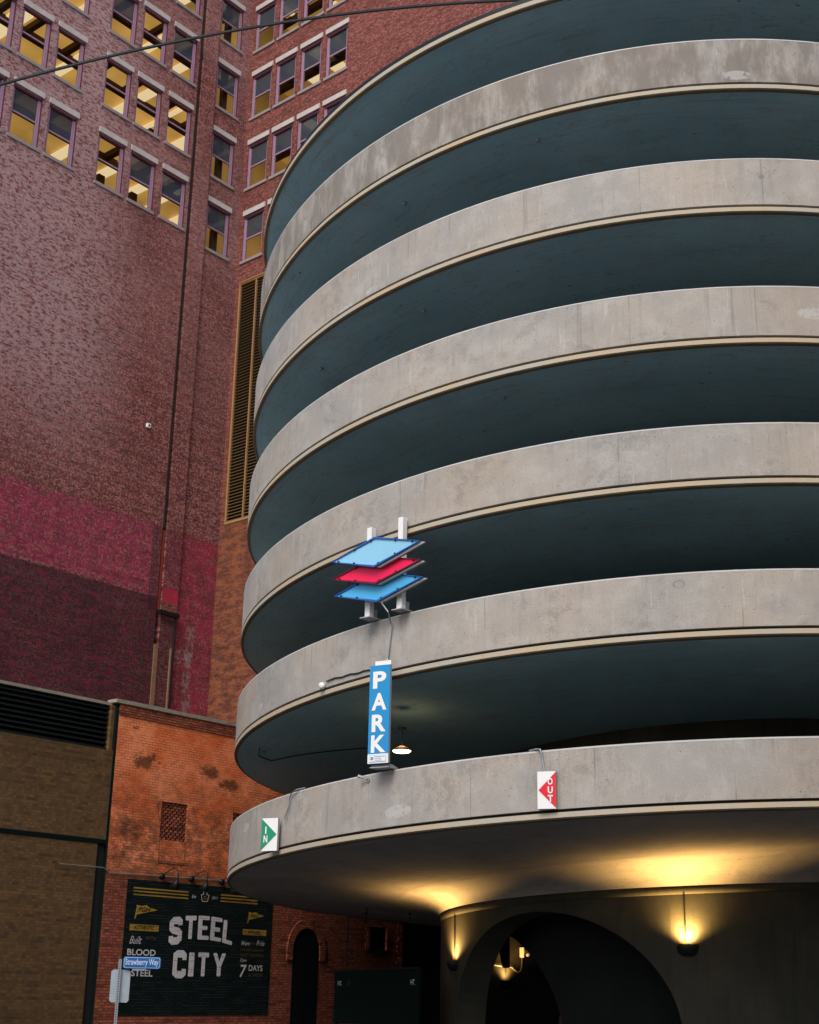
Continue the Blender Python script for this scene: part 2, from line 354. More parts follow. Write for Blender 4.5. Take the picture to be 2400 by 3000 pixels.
M['panel_blue'] = plain("panel_sky_blue", (0.24, 0.52, 0.70), 0.35, 0, 0.12, 1.6)
M['panel_blue2'] = plain("panel_mid_blue", (0.07, 0.38, 0.68), 0.35, 0, 0.12, 1.6)
M['panel_red'] = plain("panel_crimson", (0.80, 0.006, 0.075), 0.35, 0, 0.1, 1.6)
M['tube_blue'] = plain("blue_tube", (0.015, 0.10, 0.40), 0.3)
M['tube_red'] = plain("dark_red_tube", (0.16, 0.004, 0.02), 0.3)
M['sign_red'] = plain("sign_red", (0.66, 0.012, 0.025), 0.4, 0, 0.06)
M['sign_green'] = plain("sign_green", (0.012, 0.24, 0.13), 0.4, 0, 0.06)
M['street_blue'] = plain("street_sign_blue", (0.015, 0.10, 0.30), 0.35, 0, 0.06)
M['street_white'] = plain("street_sign_white", (0.50, 0.58, 0.66), 0.4, 0, 0.05)
M['back_sign'] = plain("bare_aluminium_sign_back", (0.40, 0.46, 0.50), 0.4, 0.5)
M['rust'] = plain("rusty_red_pipe", (0.22, 0.035, 0.02), 0.7, 0, 0.5, 4)
M['conduit_tan'] = plain("weathered_tan_duct", (0.20, 0.115, 0.07), 0.8, 0, 0.4, 4)
M['roof_pale'] = plain("pale_bounce_roof", (0.55, 0.55, 0.53), 0.9, 0, 0.1, 1.0)  # unseen roofs made pale to bounce light up to the soffits
M['slot'] = plain("dark_slot_shade", (0.022, 0.014, 0.010), 0.8, 0, 0.4, 3)  # near-black strip colour for the shade in the wall groove
M['cable'] = plain("black_cable", (0.012, 0.016, 0.018), 0.5)
M['stain'] = plain("dark_soot_stain", (0.05, 0.045, 0.035), 0.95, 0, 0.5, 8)

def glass_mat(name, tint, gloss, sky_sheen=None):
    m = bpy.data.materials.new(name); m.use_nodes = True
    t = m.node_tree; t.nodes.clear()
    o = t.nodes.new("ShaderNodeOutputMaterial"); mx = t.nodes.new("ShaderNodeMixShader")
    tr = t.nodes.new("ShaderNodeBsdfTransparent"); gl = t.nodes.new("ShaderNodeBsdfGlossy")
    tr.inputs[0].default_value = (*tint, 1); gl.inputs[0].default_value = (0.75, 0.85, 0.95, 1); gl.inputs["Roughness"].default_value = 0.04
    lw = t.nodes.new("ShaderNodeLayerWeight"); lw.inputs[0].default_value = gloss
    tc = t.nodes.new("ShaderNodeTexCoord"); nz = t.nodes.new("ShaderNodeTexNoise"); nz.inputs["Scale"].default_value = 1.1
    bp = t.nodes.new("ShaderNodeBump"); bp.inputs["Strength"].default_value = 0.05; bp.inputs["Distance"].default_value = 0.3
    t.links.new(tc.outputs["Object"], nz.inputs["Vector"]); t.links.new(nz.outputs[0], bp.inputs["Height"])
    t.links.new(bp.outputs[0], gl.inputs["Normal"])
    t.links.new(lw.outputs["Fresnel"], mx.inputs[0]); t.links.new(tr.outputs[0], mx.inputs[1]); t.links.new(gl.outputs[0], mx.inputs[2])
    if sky_sheen:
        df = t.nodes.new("ShaderNodeBsdfDiffuse"); df.inputs[0].default_value = (*sky_sheen, 1)  # flat blue-grey coat painting the reflected sky on upper panes
        m2 = t.nodes.new("ShaderNodeMixShader"); m2.inputs[0].default_value = 0.45
        t.links.new(mx.outputs[0], m2.inputs[1]); t.links.new(df.outputs[0], m2.inputs[2]); t.links.new(m2.outputs[0], o.inputs[0])
    else:
        t.links.new(mx.outputs[0], o.inputs[0])
    return m
M['glass'] = glass_mat("clear_window_glass", (0.9, 0.9, 0.88), 0.12)
M['glass_dark'] = glass_mat("sky_sheen_window_glass", (0.16, 0.16, 0.16), 0.40, (0.075, 0.10, 0.13))

def emit_mat(name, col, strength, var=0.0, sc=2.0):
    m = bpy.data.materials.new(name); m.use_nodes = True
    t = m.node_tree; b = t.nodes["Principled BSDF"]
    b.inputs["Base Color"].default_value = (*[c * 0.5 for c in col], 1)
    b.inputs["Emission Color"].default_value = (*col, 1)
    b.inputs["Emission Strength"].default_value = strength
    if var:
        tc = t.nodes.new("ShaderNodeTexCoord"); nz = t.nodes.new("ShaderNodeTexNoise"); nz.inputs["Scale"].default_value = sc
        mp = t.nodes.new("ShaderNodeMapRange"); mp.inputs[3].default_value = strength * (1 - var); mp.inputs[4].default_value = strength * (1 + var)
        oi = t.nodes.new("ShaderNodeObjectInfo")
        mp2 = t.nodes.new("ShaderNodeMapRange"); mp2.inputs[3].default_value = 0.45; mp2.inputs[4].default_value = 1.25
        mu = t.nodes.new("ShaderNodeMath"); mu.operation = 'MULTIPLY'
        t.links.new(tc.outputs["Object"], nz.inputs["Vector"]); t.links.new(nz.outputs[0], mp.inputs[0])
        t.links.new(oi.outputs["Random"], mp2.inputs[0]); t.links.new(mp.outputs[0], mu.inputs[0]); t.links.new(mp2.outputs[0], mu.inputs[1])
        t.links.new(mu.outputs[0], b.inputs["Emission Strength"])
    return m
M['room'] = emit_mat("glowing_room_ceiling", (0.75, 0.42, 0.10), 0.27, 0.7, 0.5)  # ceiling glows by itself in place of light from fixtures
M['room_wall'] = emit_mat("glowing_room_wall", (0.50, 0.27, 0.06), 0.23, 0.6, 0.6)  # walls glow too, standing in for lamp light
M['room_dark'] = plain("room_beam", (0.09, 0.05, 0.02), 0.8)
M['tubelight'] = emit_mat("ceiling_light_strip", (1.0, 0.78, 0.44), 0.44)
M['bulb'] = emit_mat("warm_lamp_lens", (1.0, 0.72, 0.38), 5.0)
M['bulb_soft'] = emit_mat("sconce_lamp_lens", (1.0, 0.62, 0.22), 6.0)

# ------------------------------------------------------------------ mesh helper
class MB:
    def __init__(s):
        s.v = []; s.f = []; s.uv = []
    def add(s, vs, fs, uvs=None):
        k = len(s.v); s.v += [tuple(a) for a in vs]
        for i, f in enumerate(fs):
            s.f.append(tuple(k + j for j in f))
            s.uv.append([uvs[j] for j in f] if uvs else None)
        return s
    def box(s, x0, x1, y0, y1, z0, z1, bev=0.0):
        if bev > 0:
            b = min(bev, abs(x1 - x0) / 2.1, abs(z1 - z0) / 2.1)
            return s.prism([(x0 + b, z0), (x1 - b, z0), (x1, z0 + b), (x1, z1 - b), (x1 - b, z1), (x0 + b, z1), (x0, z1 - b), (x0, z0 + b)], y0, y1)
        vs = [(x, y, z) for z in (z0, z1) for y in (y0, y1) for x in (x0, x1)]
        return s.add(vs, [(0, 2, 3, 1), (4, 5, 7, 6), (0, 1, 5, 4), (1, 3, 7, 5), (3, 2, 6, 7), (2, 0, 4, 6)])
    def prism(s, poly, y0, y1):
        """poly in (x, z); y0 is the face towards the viewer (-Y)."""
        n = len(poly)
        vs = [(x, y0, z) for x, z in poly] + [(x, y1, z) for x, z in poly]
        fs = [tuple(range(n)), tuple(reversed(range(n, 2 * n)))]
        fs += [(i, i + n, (i + 1) % n + n, (i + 1) % n) for i in range(n)]
        return s.add(vs, fs)
    def tube(s, pts, r, n=8, r2=None, cap=True):
        pts = [Vector(p) for p in pts]; rings = []
        m = len(pts)
        prev = None
        vs = []; fs = []
        for i, p in enumerate(pts):
            d = (pts[min(i + 1, m - 1)] - pts[max(i - 1, 0)]).normalized()
            if prev is None:
                a = d.orthogonal().normalized()
            else:
                a = (prev - d * prev.dot(d)).normalized()
            prev = a; b = d.cross(a)
            rr = r if r2 is None else r + (r2 - r) * i / (m - 1)
            for j in range(n):
                t = 2 * pi * j / n
                vs.append(p + (a * cos(t) + b * sin(t)) * rr)
        for i in range(m - 1):
            for j in range(n):
                fs.append((i * n + j, i * n + (j + 1) % n, (i + 1) * n + (j + 1) % n, (i + 1) * n + j))
        if cap:
            fs.append(tuple(reversed(range(n)))); fs.append(tuple(range((m - 1) * n, m * n)))
        return s.add(vs, fs)
    def lathe(s, prof, c=(0, 0, 0), n=24, axis='Z'):
        vs = []; fs = []
        for r, h in prof:
            for j in range(n):
                t = 2 * pi * j / n
                if axis == 'Z':
                    vs.append((c[0] + r * cos(t), c[1] + r * sin(t), c[2] + h))
                else:
                    vs.append((c[0] + r * cos(t), c[1] + h, c[2] + r * sin(t)))
        for i in range(len(prof) - 1):
            for j in range(n):
                fs.append((i * n + j, i * n + (j + 1) % n, (i + 1) * n + (j + 1) % n, (i + 1) * n + j))
        return s.add(vs, fs)
    def build(s, name, mat, parent=None, label=None, smooth=False):
        me = bpy.data.meshes.new(name)
        me.from_pydata(s.v, [], s.f)
        if any(u for u in s.uv):
            ul = me.uv_layers.new(name="UVMap"); k = 0
            for i, f in enumerate(s.f):
                for j in range(len(f)):
                    if s.uv[i]:
                        ul.data[k].uv = s.uv[i][j]
                    k += 1
        me.materials.append(M[mat])
        if smooth:
            for p in me.polygons:
                p.use_smooth = True
        me.update()
        o = bpy.data.objects.new(name, me); COL.objects.link(o)
        if parent:
            o.parent = parent
        if label:
            o["label"] = label
        return o

def tag(o, label=None, cat=None, group=None, kind=None):
    if label: o["label"] = label
    if cat: o["category"] = cat
    if group: o["group"] = group
    if kind: o["kind"] = kind
    return o
def thing(name, label, cat, loc=(0, 0, 0), rz=0.0, group=None):
    o = bpy.data.objects.new(name, None); COL.objects.link(o)
    o.empty_display_size = 0.3
    o.location = loc; o.rotation_euler = (0, 0, rz)
    return tag(o, label, cat, group)
def copy_tree(o, parent=None):
    kids = list(o.children)
    c = o.copy(); COL.objects.link(c)
    if parent is not None:
        c.parent = parent
    for k in kids:
        copy_tree(k, c)
    return c

_dg = None
def text2d(txt, offset=0.0, shear=0.0, spacing=1.0):
    cu = bpy.data.curves.new("lettering_curve", 'FONT'); cu.body = txt; cu.offset = offset; cu.shear = shear
    cu.space_character = spacing; cu.size = 1.0; cu.resolution_u = 4
    ob = bpy.data.objects.new("lettering_curve", cu); COL.objects.link(ob)
    dg = bpy.context.evaluated_depsgraph_get()
    me = ob.evaluated_get(dg).to_mesh()
    vs = [(v.co.x, v.co.y) for v in me.vertices]; fs = [tuple(p.vertices) for p in me.polygons]
    ob.evaluated_get(dg).to_mesh_clear()
    bpy.data.objects.remove(ob); bpy.data.curves.remove(cu)
    return vs, fs
def put_text(mb, txt, x0, z0, x1, z1, y, offset=0.02, shear=0.0, spacing=1.0):
    vs, fs = text2d(txt, offset, shear, spacing)
    ax, bx = min(v[0] for v in vs), max(v[0] for v in vs); az, bz = min(v[1] for v in vs), max(v[1] for v in vs)
    out = [(x0 + (a - ax) / (bx - ax) * (x1 - x0), y, z0 + (b - az) / (bz - az) * (z1 - z0)) for a, b in vs]
    mb.add(out, fs)
def stroke(path, hw):
    """offset an open 2D path to one closed outline"""
    def side(sg):
        o = []
        n = len(path)
        for i in range(n):
            p = Vector(path[i])
            if i == 0: d1 = d2 = (Vector(path[1]) - p).normalized()
            elif i == n - 1: d1 = d2 = (p - Vector(path[-2])).normalized()
            else: d1 = (p - Vector(path[i - 1])).normalized(); d2 = (Vector(path[i + 1]) - p).normalized()
            n1 = Vector((-d1.y, d1.x)); n2 = Vector((-d2.y, d2.x)); b = (n1 + n2).normalized()
            k = hw / max(0.35, b.dot(n1))
            o.append(tuple(p + b * k * sg))
        return o
    return side(1) + list(reversed(side(-1)))

# ------------------------------------------------------------------ ground
def ground_mat(name, a, b):
    n = NT(name, 0.85, 0, 0.3)
    o = n.coord(); c = n.mix(n.noise(o, 40, 4, 0.8), a, b)
    c = n.mix(n.ma('MULTIPLY', n.step(n.noise(o, 0.3, 4), 0.5, 0.65), 0.35), c, tuple(k * 0.7 for k in a))
    return n.out(c)
M['asphalt'] = ground_mat("asphalt", (0.035, 0.036, 0.038), (0.065, 0.065, 0.066))
M['lot'] = ground_mat("pale_bounce_ground", (0.50, 0.50, 0.49), (0.60, 0.60, 0.58))  # ground tone made pale to bounce light onto the ramp undersides
M['pavement'] = plain("pavement_concrete", (0.24, 0.235, 0.225), 0.9, 0, 0.2, 1.5)
M['kerb'] = plain("kerb_granite", (0.27, 0.26, 0.25), 0.85, 0, 0.2, 5)
M['paint_white'] = plain("road_paint", (0.55, 0.55, 0.53), 0.7, 0, 0.25, 8)
g = MB().add([(-900, -900, 0), (900, -900, 0), (900, 900, 0), (-900, 900, 0)], [(0, 1, 2, 3)]).build("ground", 'lot')
tag(g, "unseen ground made pale to bounce light up at the ramp", kind="structure")
g = MB().add([(-26, 5, 0.004), (26, 5, 0.004), (26, 49, 0.004), (-26, 49, 0.004)], [(0, 1, 2, 3)]).build("road", 'asphalt')  # unseen asphalt reaches under the ramp to cut upward bounce
tag(g, "dark asphalt street spread under the ramp to limit bounced light", kind="structure")

# ------------------------------------------------------------------ helical ramp tower
CX, CY = 6.7364, 36.4840
A0 = atan2(-CY, -CX)
P = 2.944; SL = 0.4683; RB = 11.2364
def RR(th):
    return RB + 0.92 * (0.0285 * cos(2 * th) + 0.0955 * sin(2 * th) + 0.2012 * cos(3 * th) + 0.0721 * sin(3 * th))
def pos(th, r, z):
    return (CX + r * cos(A0 + th), CY + r * sin(A0 + th), z)
Z0 = 4.977
def zg(k, th):
    z = Z0 + k * P + SL * th
    if k == 0:
        t = min(1, max(0, (th - 1.4) / (pi - 1.4)))
        z -= 0.191 * (1 - t)
    return z
def sweep(k, prof, th0=-pi, th1=pi, n=200, closed=True, uo=0.0, wob=0.0):
    """prof: (inward offset from the outer curve or ('r', radius), dz) pairs"""
    mb = MB(); vs = []; uv = []; m = len(prof)
    ts = []
    for i in range(n + 1):
        th = th0 + (th1 - th0) * i / n
        z = zg(k, th)
        vv = 0
        for j, (a, dz) in enumerate(prof):
            r = a[1] if isinstance(a, tuple) else RR(th) - a
            w = wob * sin(th * 61 + j) * sin(th * 23 + 2.0 * k) if wob else 0
            vs.append(pos(th, r, z + dz + w))
            if j:
                a_ = prof[j - 1]
                r0 = a_[0][1] if isinstance(a_[0], tuple) else RR(th) - a_[0]
                vv += hypot(r - r0, dz - a_[1])
            uv.append((th * RB + uo + k * 97.3, dz if abs(dz) > 1e-6 or j == 0 else dz))
    # second UV coordinate follows the profile length so soffits are not smeared
    cum = [0.0]
    for j in range(1, m):
        a, b = prof[j - 1], prof[j]
        ra = a[0][1] if isinstance(a[0], tuple) else RB - a[0]
        rb = b[0][1] if isinstance(b[0], tuple) else RB - b[0]
        cum.append(cum[-1] + hypot(rb - ra, b[1] - a[1]))
    base = prof[0][1]
    uv = [(uv[i][0], base - cum[i % m] if base - cum[i % m] < 0 or True else 0) for i in range(len(uv))]
    fs = []
    for i in range(n):
        for j in range(m - 1):
            fs.append((i * m + j, i * m + j + 1, (i + 1) * m + j + 1, (i + 1) * m + j))
    mb.add(vs, fs, uv)
    return mb

ramp = thing("parking_ramp_tower", "round concrete spiral parking ramp with stacked parapet bands above an arched drum", "parking ramp", (0, 0, 0))
HP = 1.089
R_IN = 5.2
for k in range(0, 6):
    th0 = -4.2 if k == 0 else -pi
    sweep(k, [(0.20, 0.0), (0.20, HP)], th0, pi).build("parapet_inner_face", 'deck', ramp)
    sweep(k, [(0.20, HP), (0.012, HP + 0.004), (0.0, HP - 0.008), (0.0, 0.55), (0.0, 0.0), (0.09, 0.0)], th0, pi, wob=0.0).build("parapet", 'concrete', ramp)
    sweep(k, [(-0.003, HP - 0.03), (-0.003, HP - 0.004), (0.03, HP + 0.006)], th0, pi).build("parapet_edge_line", 'cap', ramp)
    sweep(k, [(0.09, -0.0), (0.09, -0.056)], th0, pi).build("edge_joint", 'joint', ramp)
for k in range(0, 7):
    th0 = -4.2 if k == 0 else -pi
    top = [(0.09, -0.056), (-0.004, -0.058), (-0.008, -0.152)] if k < 6 else [(0.03, -0.036), (-0.012, -0.040), (-0.012, -0.150)]
    sweep(k, top, th0, pi).build("slab_edge", 'lip', ramp)
    sweep(k, [(-0.008, -0.1525), (0.010, -0.178), (0.07, -0.205), (0.075, -0.19)], th0, pi).build("drip_edge", 'drip', ramp)
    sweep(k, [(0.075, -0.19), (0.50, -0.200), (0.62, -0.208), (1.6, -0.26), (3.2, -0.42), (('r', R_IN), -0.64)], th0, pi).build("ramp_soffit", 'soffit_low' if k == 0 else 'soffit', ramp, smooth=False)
    sweep(k, [(0.19, 0.02), (('r', R_IN), -0.02)], th0, pi).build("ramp_deck" if k < 6 else "roof_deck", 'deck', ramp)
def soffit_pt(k, thd, off, drop=0.02):
    th = radians(thd)
    f = [(0.075, -0.19), (0.5, -0.20), (0.62, -0.208), (1.6, -0.26), (3.2, -0.42), (6.0, -0.64)]
    for a, b in zip(f[:-1], f[1:]):
        if a[0] <= off <= b[0]:
            dz = a[1] + (b[1] - a[1]) * (off - a[0]) / (b[0] - a[0])
    return pos(th, RR(th) - off, zg(k, th) + dz - drop)
pts = [soffit_pt(1, -78 + i * 4, 0.95 + i * 0.42) for i in range(6)]
MB().tube([soffit_pt(1, -70, 0.55), soffit_pt(1, -75, 0.6), pts[0]] + pts, 0.014, 6).build("soffit_conduit", 'dark_metal', ramp)
for k, a, off in ((5, -33, 0.9), (4, -30, 1.1), (4, -52, 0.8), (3, -17, 0.9), (2, -44, 1.0), (1, -72, 0.7), (5, -12, 0.7)):
    p = soffit_pt(k, a, off, 0.0)
    MB().lathe([(0.001, 0.03), (0.05, 0.03), (0.055, -0.03), (0.03, -0.06), (0.001, -0.06)], p, 12).build("junction_box", 'galv', ramp)
# roof upstand: a thin dark flashing on the top slab
sweep(6, [(0.16, 0.0), (0.16, 0.08), (0.0, 0.085), (-0.004, 0.08), (-0.004, -0.03), (0.05, -0.034)]).build("roof_flashing", 'dark_metal', ramp)

# central shaft and entrance drum with arched openings
sh = MB()
n = 96
vs = []; fs = []
for i in range(n + 1):
    t = 2 * pi * i / n
    vs += [pos(t, R_IN + 0.002, 3.2), pos(t, R_IN + 0.002, 24.0)]
uvs = [(i // 2 * 0.35, v[2]) for i, v in enumerate(vs)]
fs = [(2 * i, 2 * i + 1, 2 * i + 3, 2 * i + 2) for i in range(n)]
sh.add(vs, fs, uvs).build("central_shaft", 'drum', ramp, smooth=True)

R_D = 5.753
def ztop(th):      # top of the drum wall follows the ramp
    th = ((th + pi) % (2 * pi)) - pi
    return 3.69 + 0.298 * th
def arch_h(d, half, apex, spring):
    """height of a half-ellipse arch at offset d"""
    if abs(d) >= half: return None
    return spring + (apex - spring) * math.sqrt(1 - (d / half) ** 2)
def arched_ring(r_out, r_in, arches, topf, mat, name, n=360, rng=None):
    """cylindrical wall with arched openings; arches = (centre angle, half angle, apex z, springing z)"""
    mb = MB()
    def opening(th):
        for c, h, ap, sp in arches:
            d = ((th - c + pi) % (2 * pi)) - pi
            z = arch_h(d, h, ap, sp)
            if z is not None: return z
        return 0.0
    ths = [2 * pi * i / n for i in range(n + 1)]
    for c, h, ap, sp in arches:
        for e in (c - h, c + h):
            ths += [(e - 1e-4) % (2 * pi), (e + 1e-4) % (2 * pi)]
        for q in range(1, 24):
            ths.append((c - h + 2 * h * (0.5 - 0.5 * cos(pi * q / 24))) % (2 * pi))
    ths = sorted(set(ths))
    for a, b in zip(ths[:-1], ths[1:]):
        if rng and not (rng[0] < ((a + pi) % (2 * pi)) - pi < rng[1]): continue
        za, zb = opening(a + 1e-7), opening(b - 1e-7)
        ta, tb = topf(a), topf(b)
        if abs(ta - tb) > 0.5: tb = ta
        ua, ub = a * r_out, b * r_out
        mb.add([pos(a, r_out, za), pos(b, r_out, zb), pos(b, r_out, tb), pos(a, r_out, ta)], [(0, 1, 2, 3)], [(ua, za), (ub, zb), (ub, tb), (ua, ta)])
        mb.add([pos(a, r_in, za), pos(b, r_in, zb), pos(b, r_in, tb), pos(a, r_in, ta)], [(3, 2, 1, 0)], [(ua, za), (ub, zb), (ub, tb), (ua, ta)])
        mb.add([pos(a, r_out, ta), pos(b, r_out, tb), pos(b, r_in, tb), pos(a, r_in, ta)], [(0, 1, 2, 3)], [(ua, 0), (ub, 0), (ub, .5), (ua, .5)])
        if za > 0.001 or zb > 0.001:
            mb.add([pos(a, r_out, za), pos(b, r_out, zb), pos(b, r_in, zb), pos(a, r_in, za)], [(3, 2, 1, 0)], [(ua, 0), (ub, 0), (ub, .5), (ua, .5)])
    for c, h, ap, sp in arches:      # jambs below the springing
        for e in (c - h, c + h):
            if rng and not (rng[0] < ((e + pi) % (2 * pi)) - pi < rng[1]): continue
            mb.add([pos(e, r_out, 0), pos(e, r_in, 0), pos(e, r_in, sp), pos(e, r_out, sp)], [(0, 1, 2, 3)], [(0, 0), (.5, 0), (.5, sp), (0, sp)])
    return mb.build(name, mat, ramp)
ARC_C, ARC_H = radians(-29.5), radians(31.5)
arches = [(ARC_C, ARC_H, 3.22, 0.55), (ARC_C + radians(120), radians(27), 3.2, 0.6), (radians(-167), radians(26), 2.6, 0.5)]
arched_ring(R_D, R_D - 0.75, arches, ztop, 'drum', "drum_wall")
# rounded rim on the drum
mb = MB()
for seg in ((-pi + 0.001, pi - 0.001),):
    pts = []
    N = 160
    prof = [(-0.01, -0.14), (0.02, -0.125), (0.035, -0.06), (0.035, 0.0), (0.02, 0.045), (-0.12, 0.05), (-0.30, 0.03)]
    vs = []; uv = []; m = len(prof)
    for i in range(N + 1):
        th = seg[0] + (seg[1] - seg[0]) * i / N
        for j, (dr, dz) in enumerate(prof):
            vs.append(pos(th, R_D + dr, ztop(th) + dz)); uv.append((th * R_D, j * 0.07))
    fs = [(i * m + j, i * m + j + 1, (i + 1) * m + j + 1, (i + 1) * m + j) for i in range(N) for j in range(m - 1)]
    mb.add(vs, fs, uv)
mb.build("drum_rim", 'drum', ramp, smooth=True)
cv = MB(); N = 160; vs = []; uv = []; m = 7
for i in range(N + 1):
    th = -pi + 0.001 + (2 * pi - 0.002) * i / N
    ra = RR(th) - 3.2; za, zb = zg(0, th) - 0.42 - 0.22 * (ra - 6.9) / (ra - R_IN) - 0.003, ztop(th) + 0.035
    for j in range(m):
        f = j / (m - 1); a = f * pi / 2
        vs.append(pos(th, 6.9 - 1.10 * sin(a), za + (zb - za) * (1 - cos(a)))); uv.append((th * 6, f))
fs = [(i * m + j, i * m + j + 1, (i + 1) * m + j + 1, (i + 1) * m + j) for i in range(N) for j in range(m - 1)]
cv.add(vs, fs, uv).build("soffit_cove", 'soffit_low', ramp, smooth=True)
# inner wall with its own arch, seen through the drum opening
arched_ring(4.3, 4.1, [(radians(-70), radians(35.5), 2.85, 0.3)], lambda t: 3.75, 'drum_dark', "inner_drum_wall", 240, (radians(-96), radians(70)))

# ------------------------------------------------------------------ wall sconces on the drum (real uplights)
def sconce(label, th, z, r, inward=False, w=0.40, power=60):
    s = -1 if inward else 1
    base = pos(th, r, 0)
    rz = A0 + th + pi / 2 + (pi if inward else 0)
    t = thing("wall_sconce", label, "wall lamp", (base[0], base[1], z), rz, "uplighter sconces on the ramp drum")
    mb = MB()   # half-bowl body hugging the wall, local -Y points away from it
    prof = [(0.00, -0.24), (0.10, -0.235), (0.17, -0.18), (0.205, -0.08), (0.21, 0.0), (0.195, 0.0), (0.18, -0.08), (0.09, -0.2)]
    N = 14; vs = []; fs = []
    for (rr, h) in prof:
        for j in range(N + 1):
            a = pi + pi * j / N
            vs.append((rr * cos(a) * w / 0.42, rr * sin(a) - 0.004, h))
    for i in range(len(prof) - 1):
        for j in range(N):
            fs.append((i * (N + 1) + j, i * (N + 1) + j + 1, (i + 1) * (N + 1) + j + 1, (i + 1) * (N + 1) + j))
    mb.add(vs, fs)
    mb.build("shade", 'dark_metal', t, smooth=True)
    MB().box(-w / 2, w / 2, -0.012, 0.0, -0.2, 0.0).build("backplate", 'dark_metal', t)
    MB().lathe([(0.001, 0.0), (0.05, 0.0), (0.055, -0.05), (0.001, -0.05)], (0, -0.09, -0.03), 12).build("lamp", 'bulb_soft', t)
    ld = bpy.data.lights.new("sconce_light", 'SPOT'); ld.energy = power; ld.color = (1.0, 0.54, 0.155)
    ld.spot_size = radians(150); ld.spot_blend = 1.0; ld.shadow_soft_size = 0.12
    lo = bpy.data.objects.new("sconce_light", ld); COL.objects.link(lo); lo.parent = t
    lo.location = (0, -0.12, 0.02); lo.rotation_euler = (pi - radians(6), 0, 0)
    return t
sconce("sconce glowing on the narrow left end of the drum, left of the arch", radians(-61), 2.21, R_D, False, 0.34, 420)
sconce("sconce glowing on the broad right part of the drum, right of the arch", radians(3.3), 2.55, R_D, False, 0.46, 680)
def conduit_up(th, z0, z1, label):
    p0 = pos(th, R_D + 0.02, z0); p1 = pos(th, R_D + 0.02, z1)
    o = MB().tube([p0, (p0[0], p0[1], (z0 + z1) / 2), p1], 0.014, 8).build("electrical_conduit", 'dark_metal')
    tag(o, label, "conduit", "conduits feeding the drum sconces")
conduit_up(radians(-61), 2.2, 3.29, "dark conduit running up the drum from the left sconce")
conduit_up(radians(3.0), 2.55, 3.67, "dark conduit running up the drum from the right sconce")

# interior pieces seen through the arch, all on the far inside of the drum wall
R_F = 4.995
sconce("small sconce glowing inside the drum, seen through the arch", radians(-117.5), 1.80, R_F, True, 0.34, 110)
def inpt(thd, z, off=0.03):
    return pos(radians(thd), R_F - off, z)
o = MB().tube([inpt(-108, 2.19), inpt(-112, 2.18), inpt(-117, 2.16), inpt(-120.5, 2.15), inpt(-122.5, 2.06), inpt(-124, 2.02), inpt(-125.2, 2.08), inpt(-125.6, 2.2), inpt(-125.7, 2.5)], 0.018, 8).build("curved_pipe", 'galv')
tag(o, "thin curved pipe on the lit wall inside the drum arch", "pipe")
o = MB().tube([inpt(-117.5, 1.8), inpt(-117.5, 2.3), inpt(-117.5, 3.0)], 0.012, 6).build("electrical_conduit", 'dark_metal')
tag(o, "dark vertical conduit above the sconce inside the drum arch", "conduit")
cm = thing("security_camera", "white security camera on a bracket inside the drum arch", "camera", inpt(-126.2, 2.55, 0.12), A0 + radians(-126.2) - pi / 2)
MB().box(-0.09, 0.18, -0.05, 0.05, -0.03, 0.05, 0.02).build("camera_body", 'white_metal', cm)
MB().box(-0.11, -0.06, -0.04, 0.11, -0.14, 0.12).build("bracket", 'white_metal', cm)
MB().lathe([(0.001, -0.08), (0.04, -0.07), (0.055, -0.03), (0.055, 0.0), (0.001, 0.0)], (0.1, 0, -0.035), 12).build("dome", 'white_metal', cm)

# ------------------------------------------------------------------ hanging lamp under the second level
cl = thing("ceiling_lamp", "round glowing ceiling lamp under the ramp just right of the PARK sign", "ceiling lamp", (-0.068, 30.2, 6.41))
MB().lathe([(0.001, 0.10), (0.05, 0.10), (0.12, 0.07), (0.21, 0.015), (0.215, 0.0), (0.20, -0.004)], (0, 0, 0), 24).build("shade", 'tan_metal', cl, smooth=True)
MB().lathe([(0.20, -0.004), (0.17, -0.035), (0.09, -0.05), (0.001, -0.055)], (0, 0, 0), 24).build("lens", 'bulb', cl, smooth=True)
MB().tube([(0, 0, 0.10), (0, 0, 0.50)], 0.015, 8).build("stem", 'dark_metal', cl)
MB().lathe([(0.001, 0.50), (0.09, 0.50), (0.09, 0.46), (0.001, 0.46)], (0, 0, 0), 16).build("canopy", 'dark_metal', cl)
ld = bpy.data.lights.new("lamp_light", 'POINT'); ld.energy = 3; ld.color = (1.0, 0.66, 0.32); ld.shadow_soft_size = 0.12
lo = bpy.data.objects.new("lamp_light", ld); COL.objects.link(lo); lo.parent = cl; lo.location = (0, 0, 0.17)

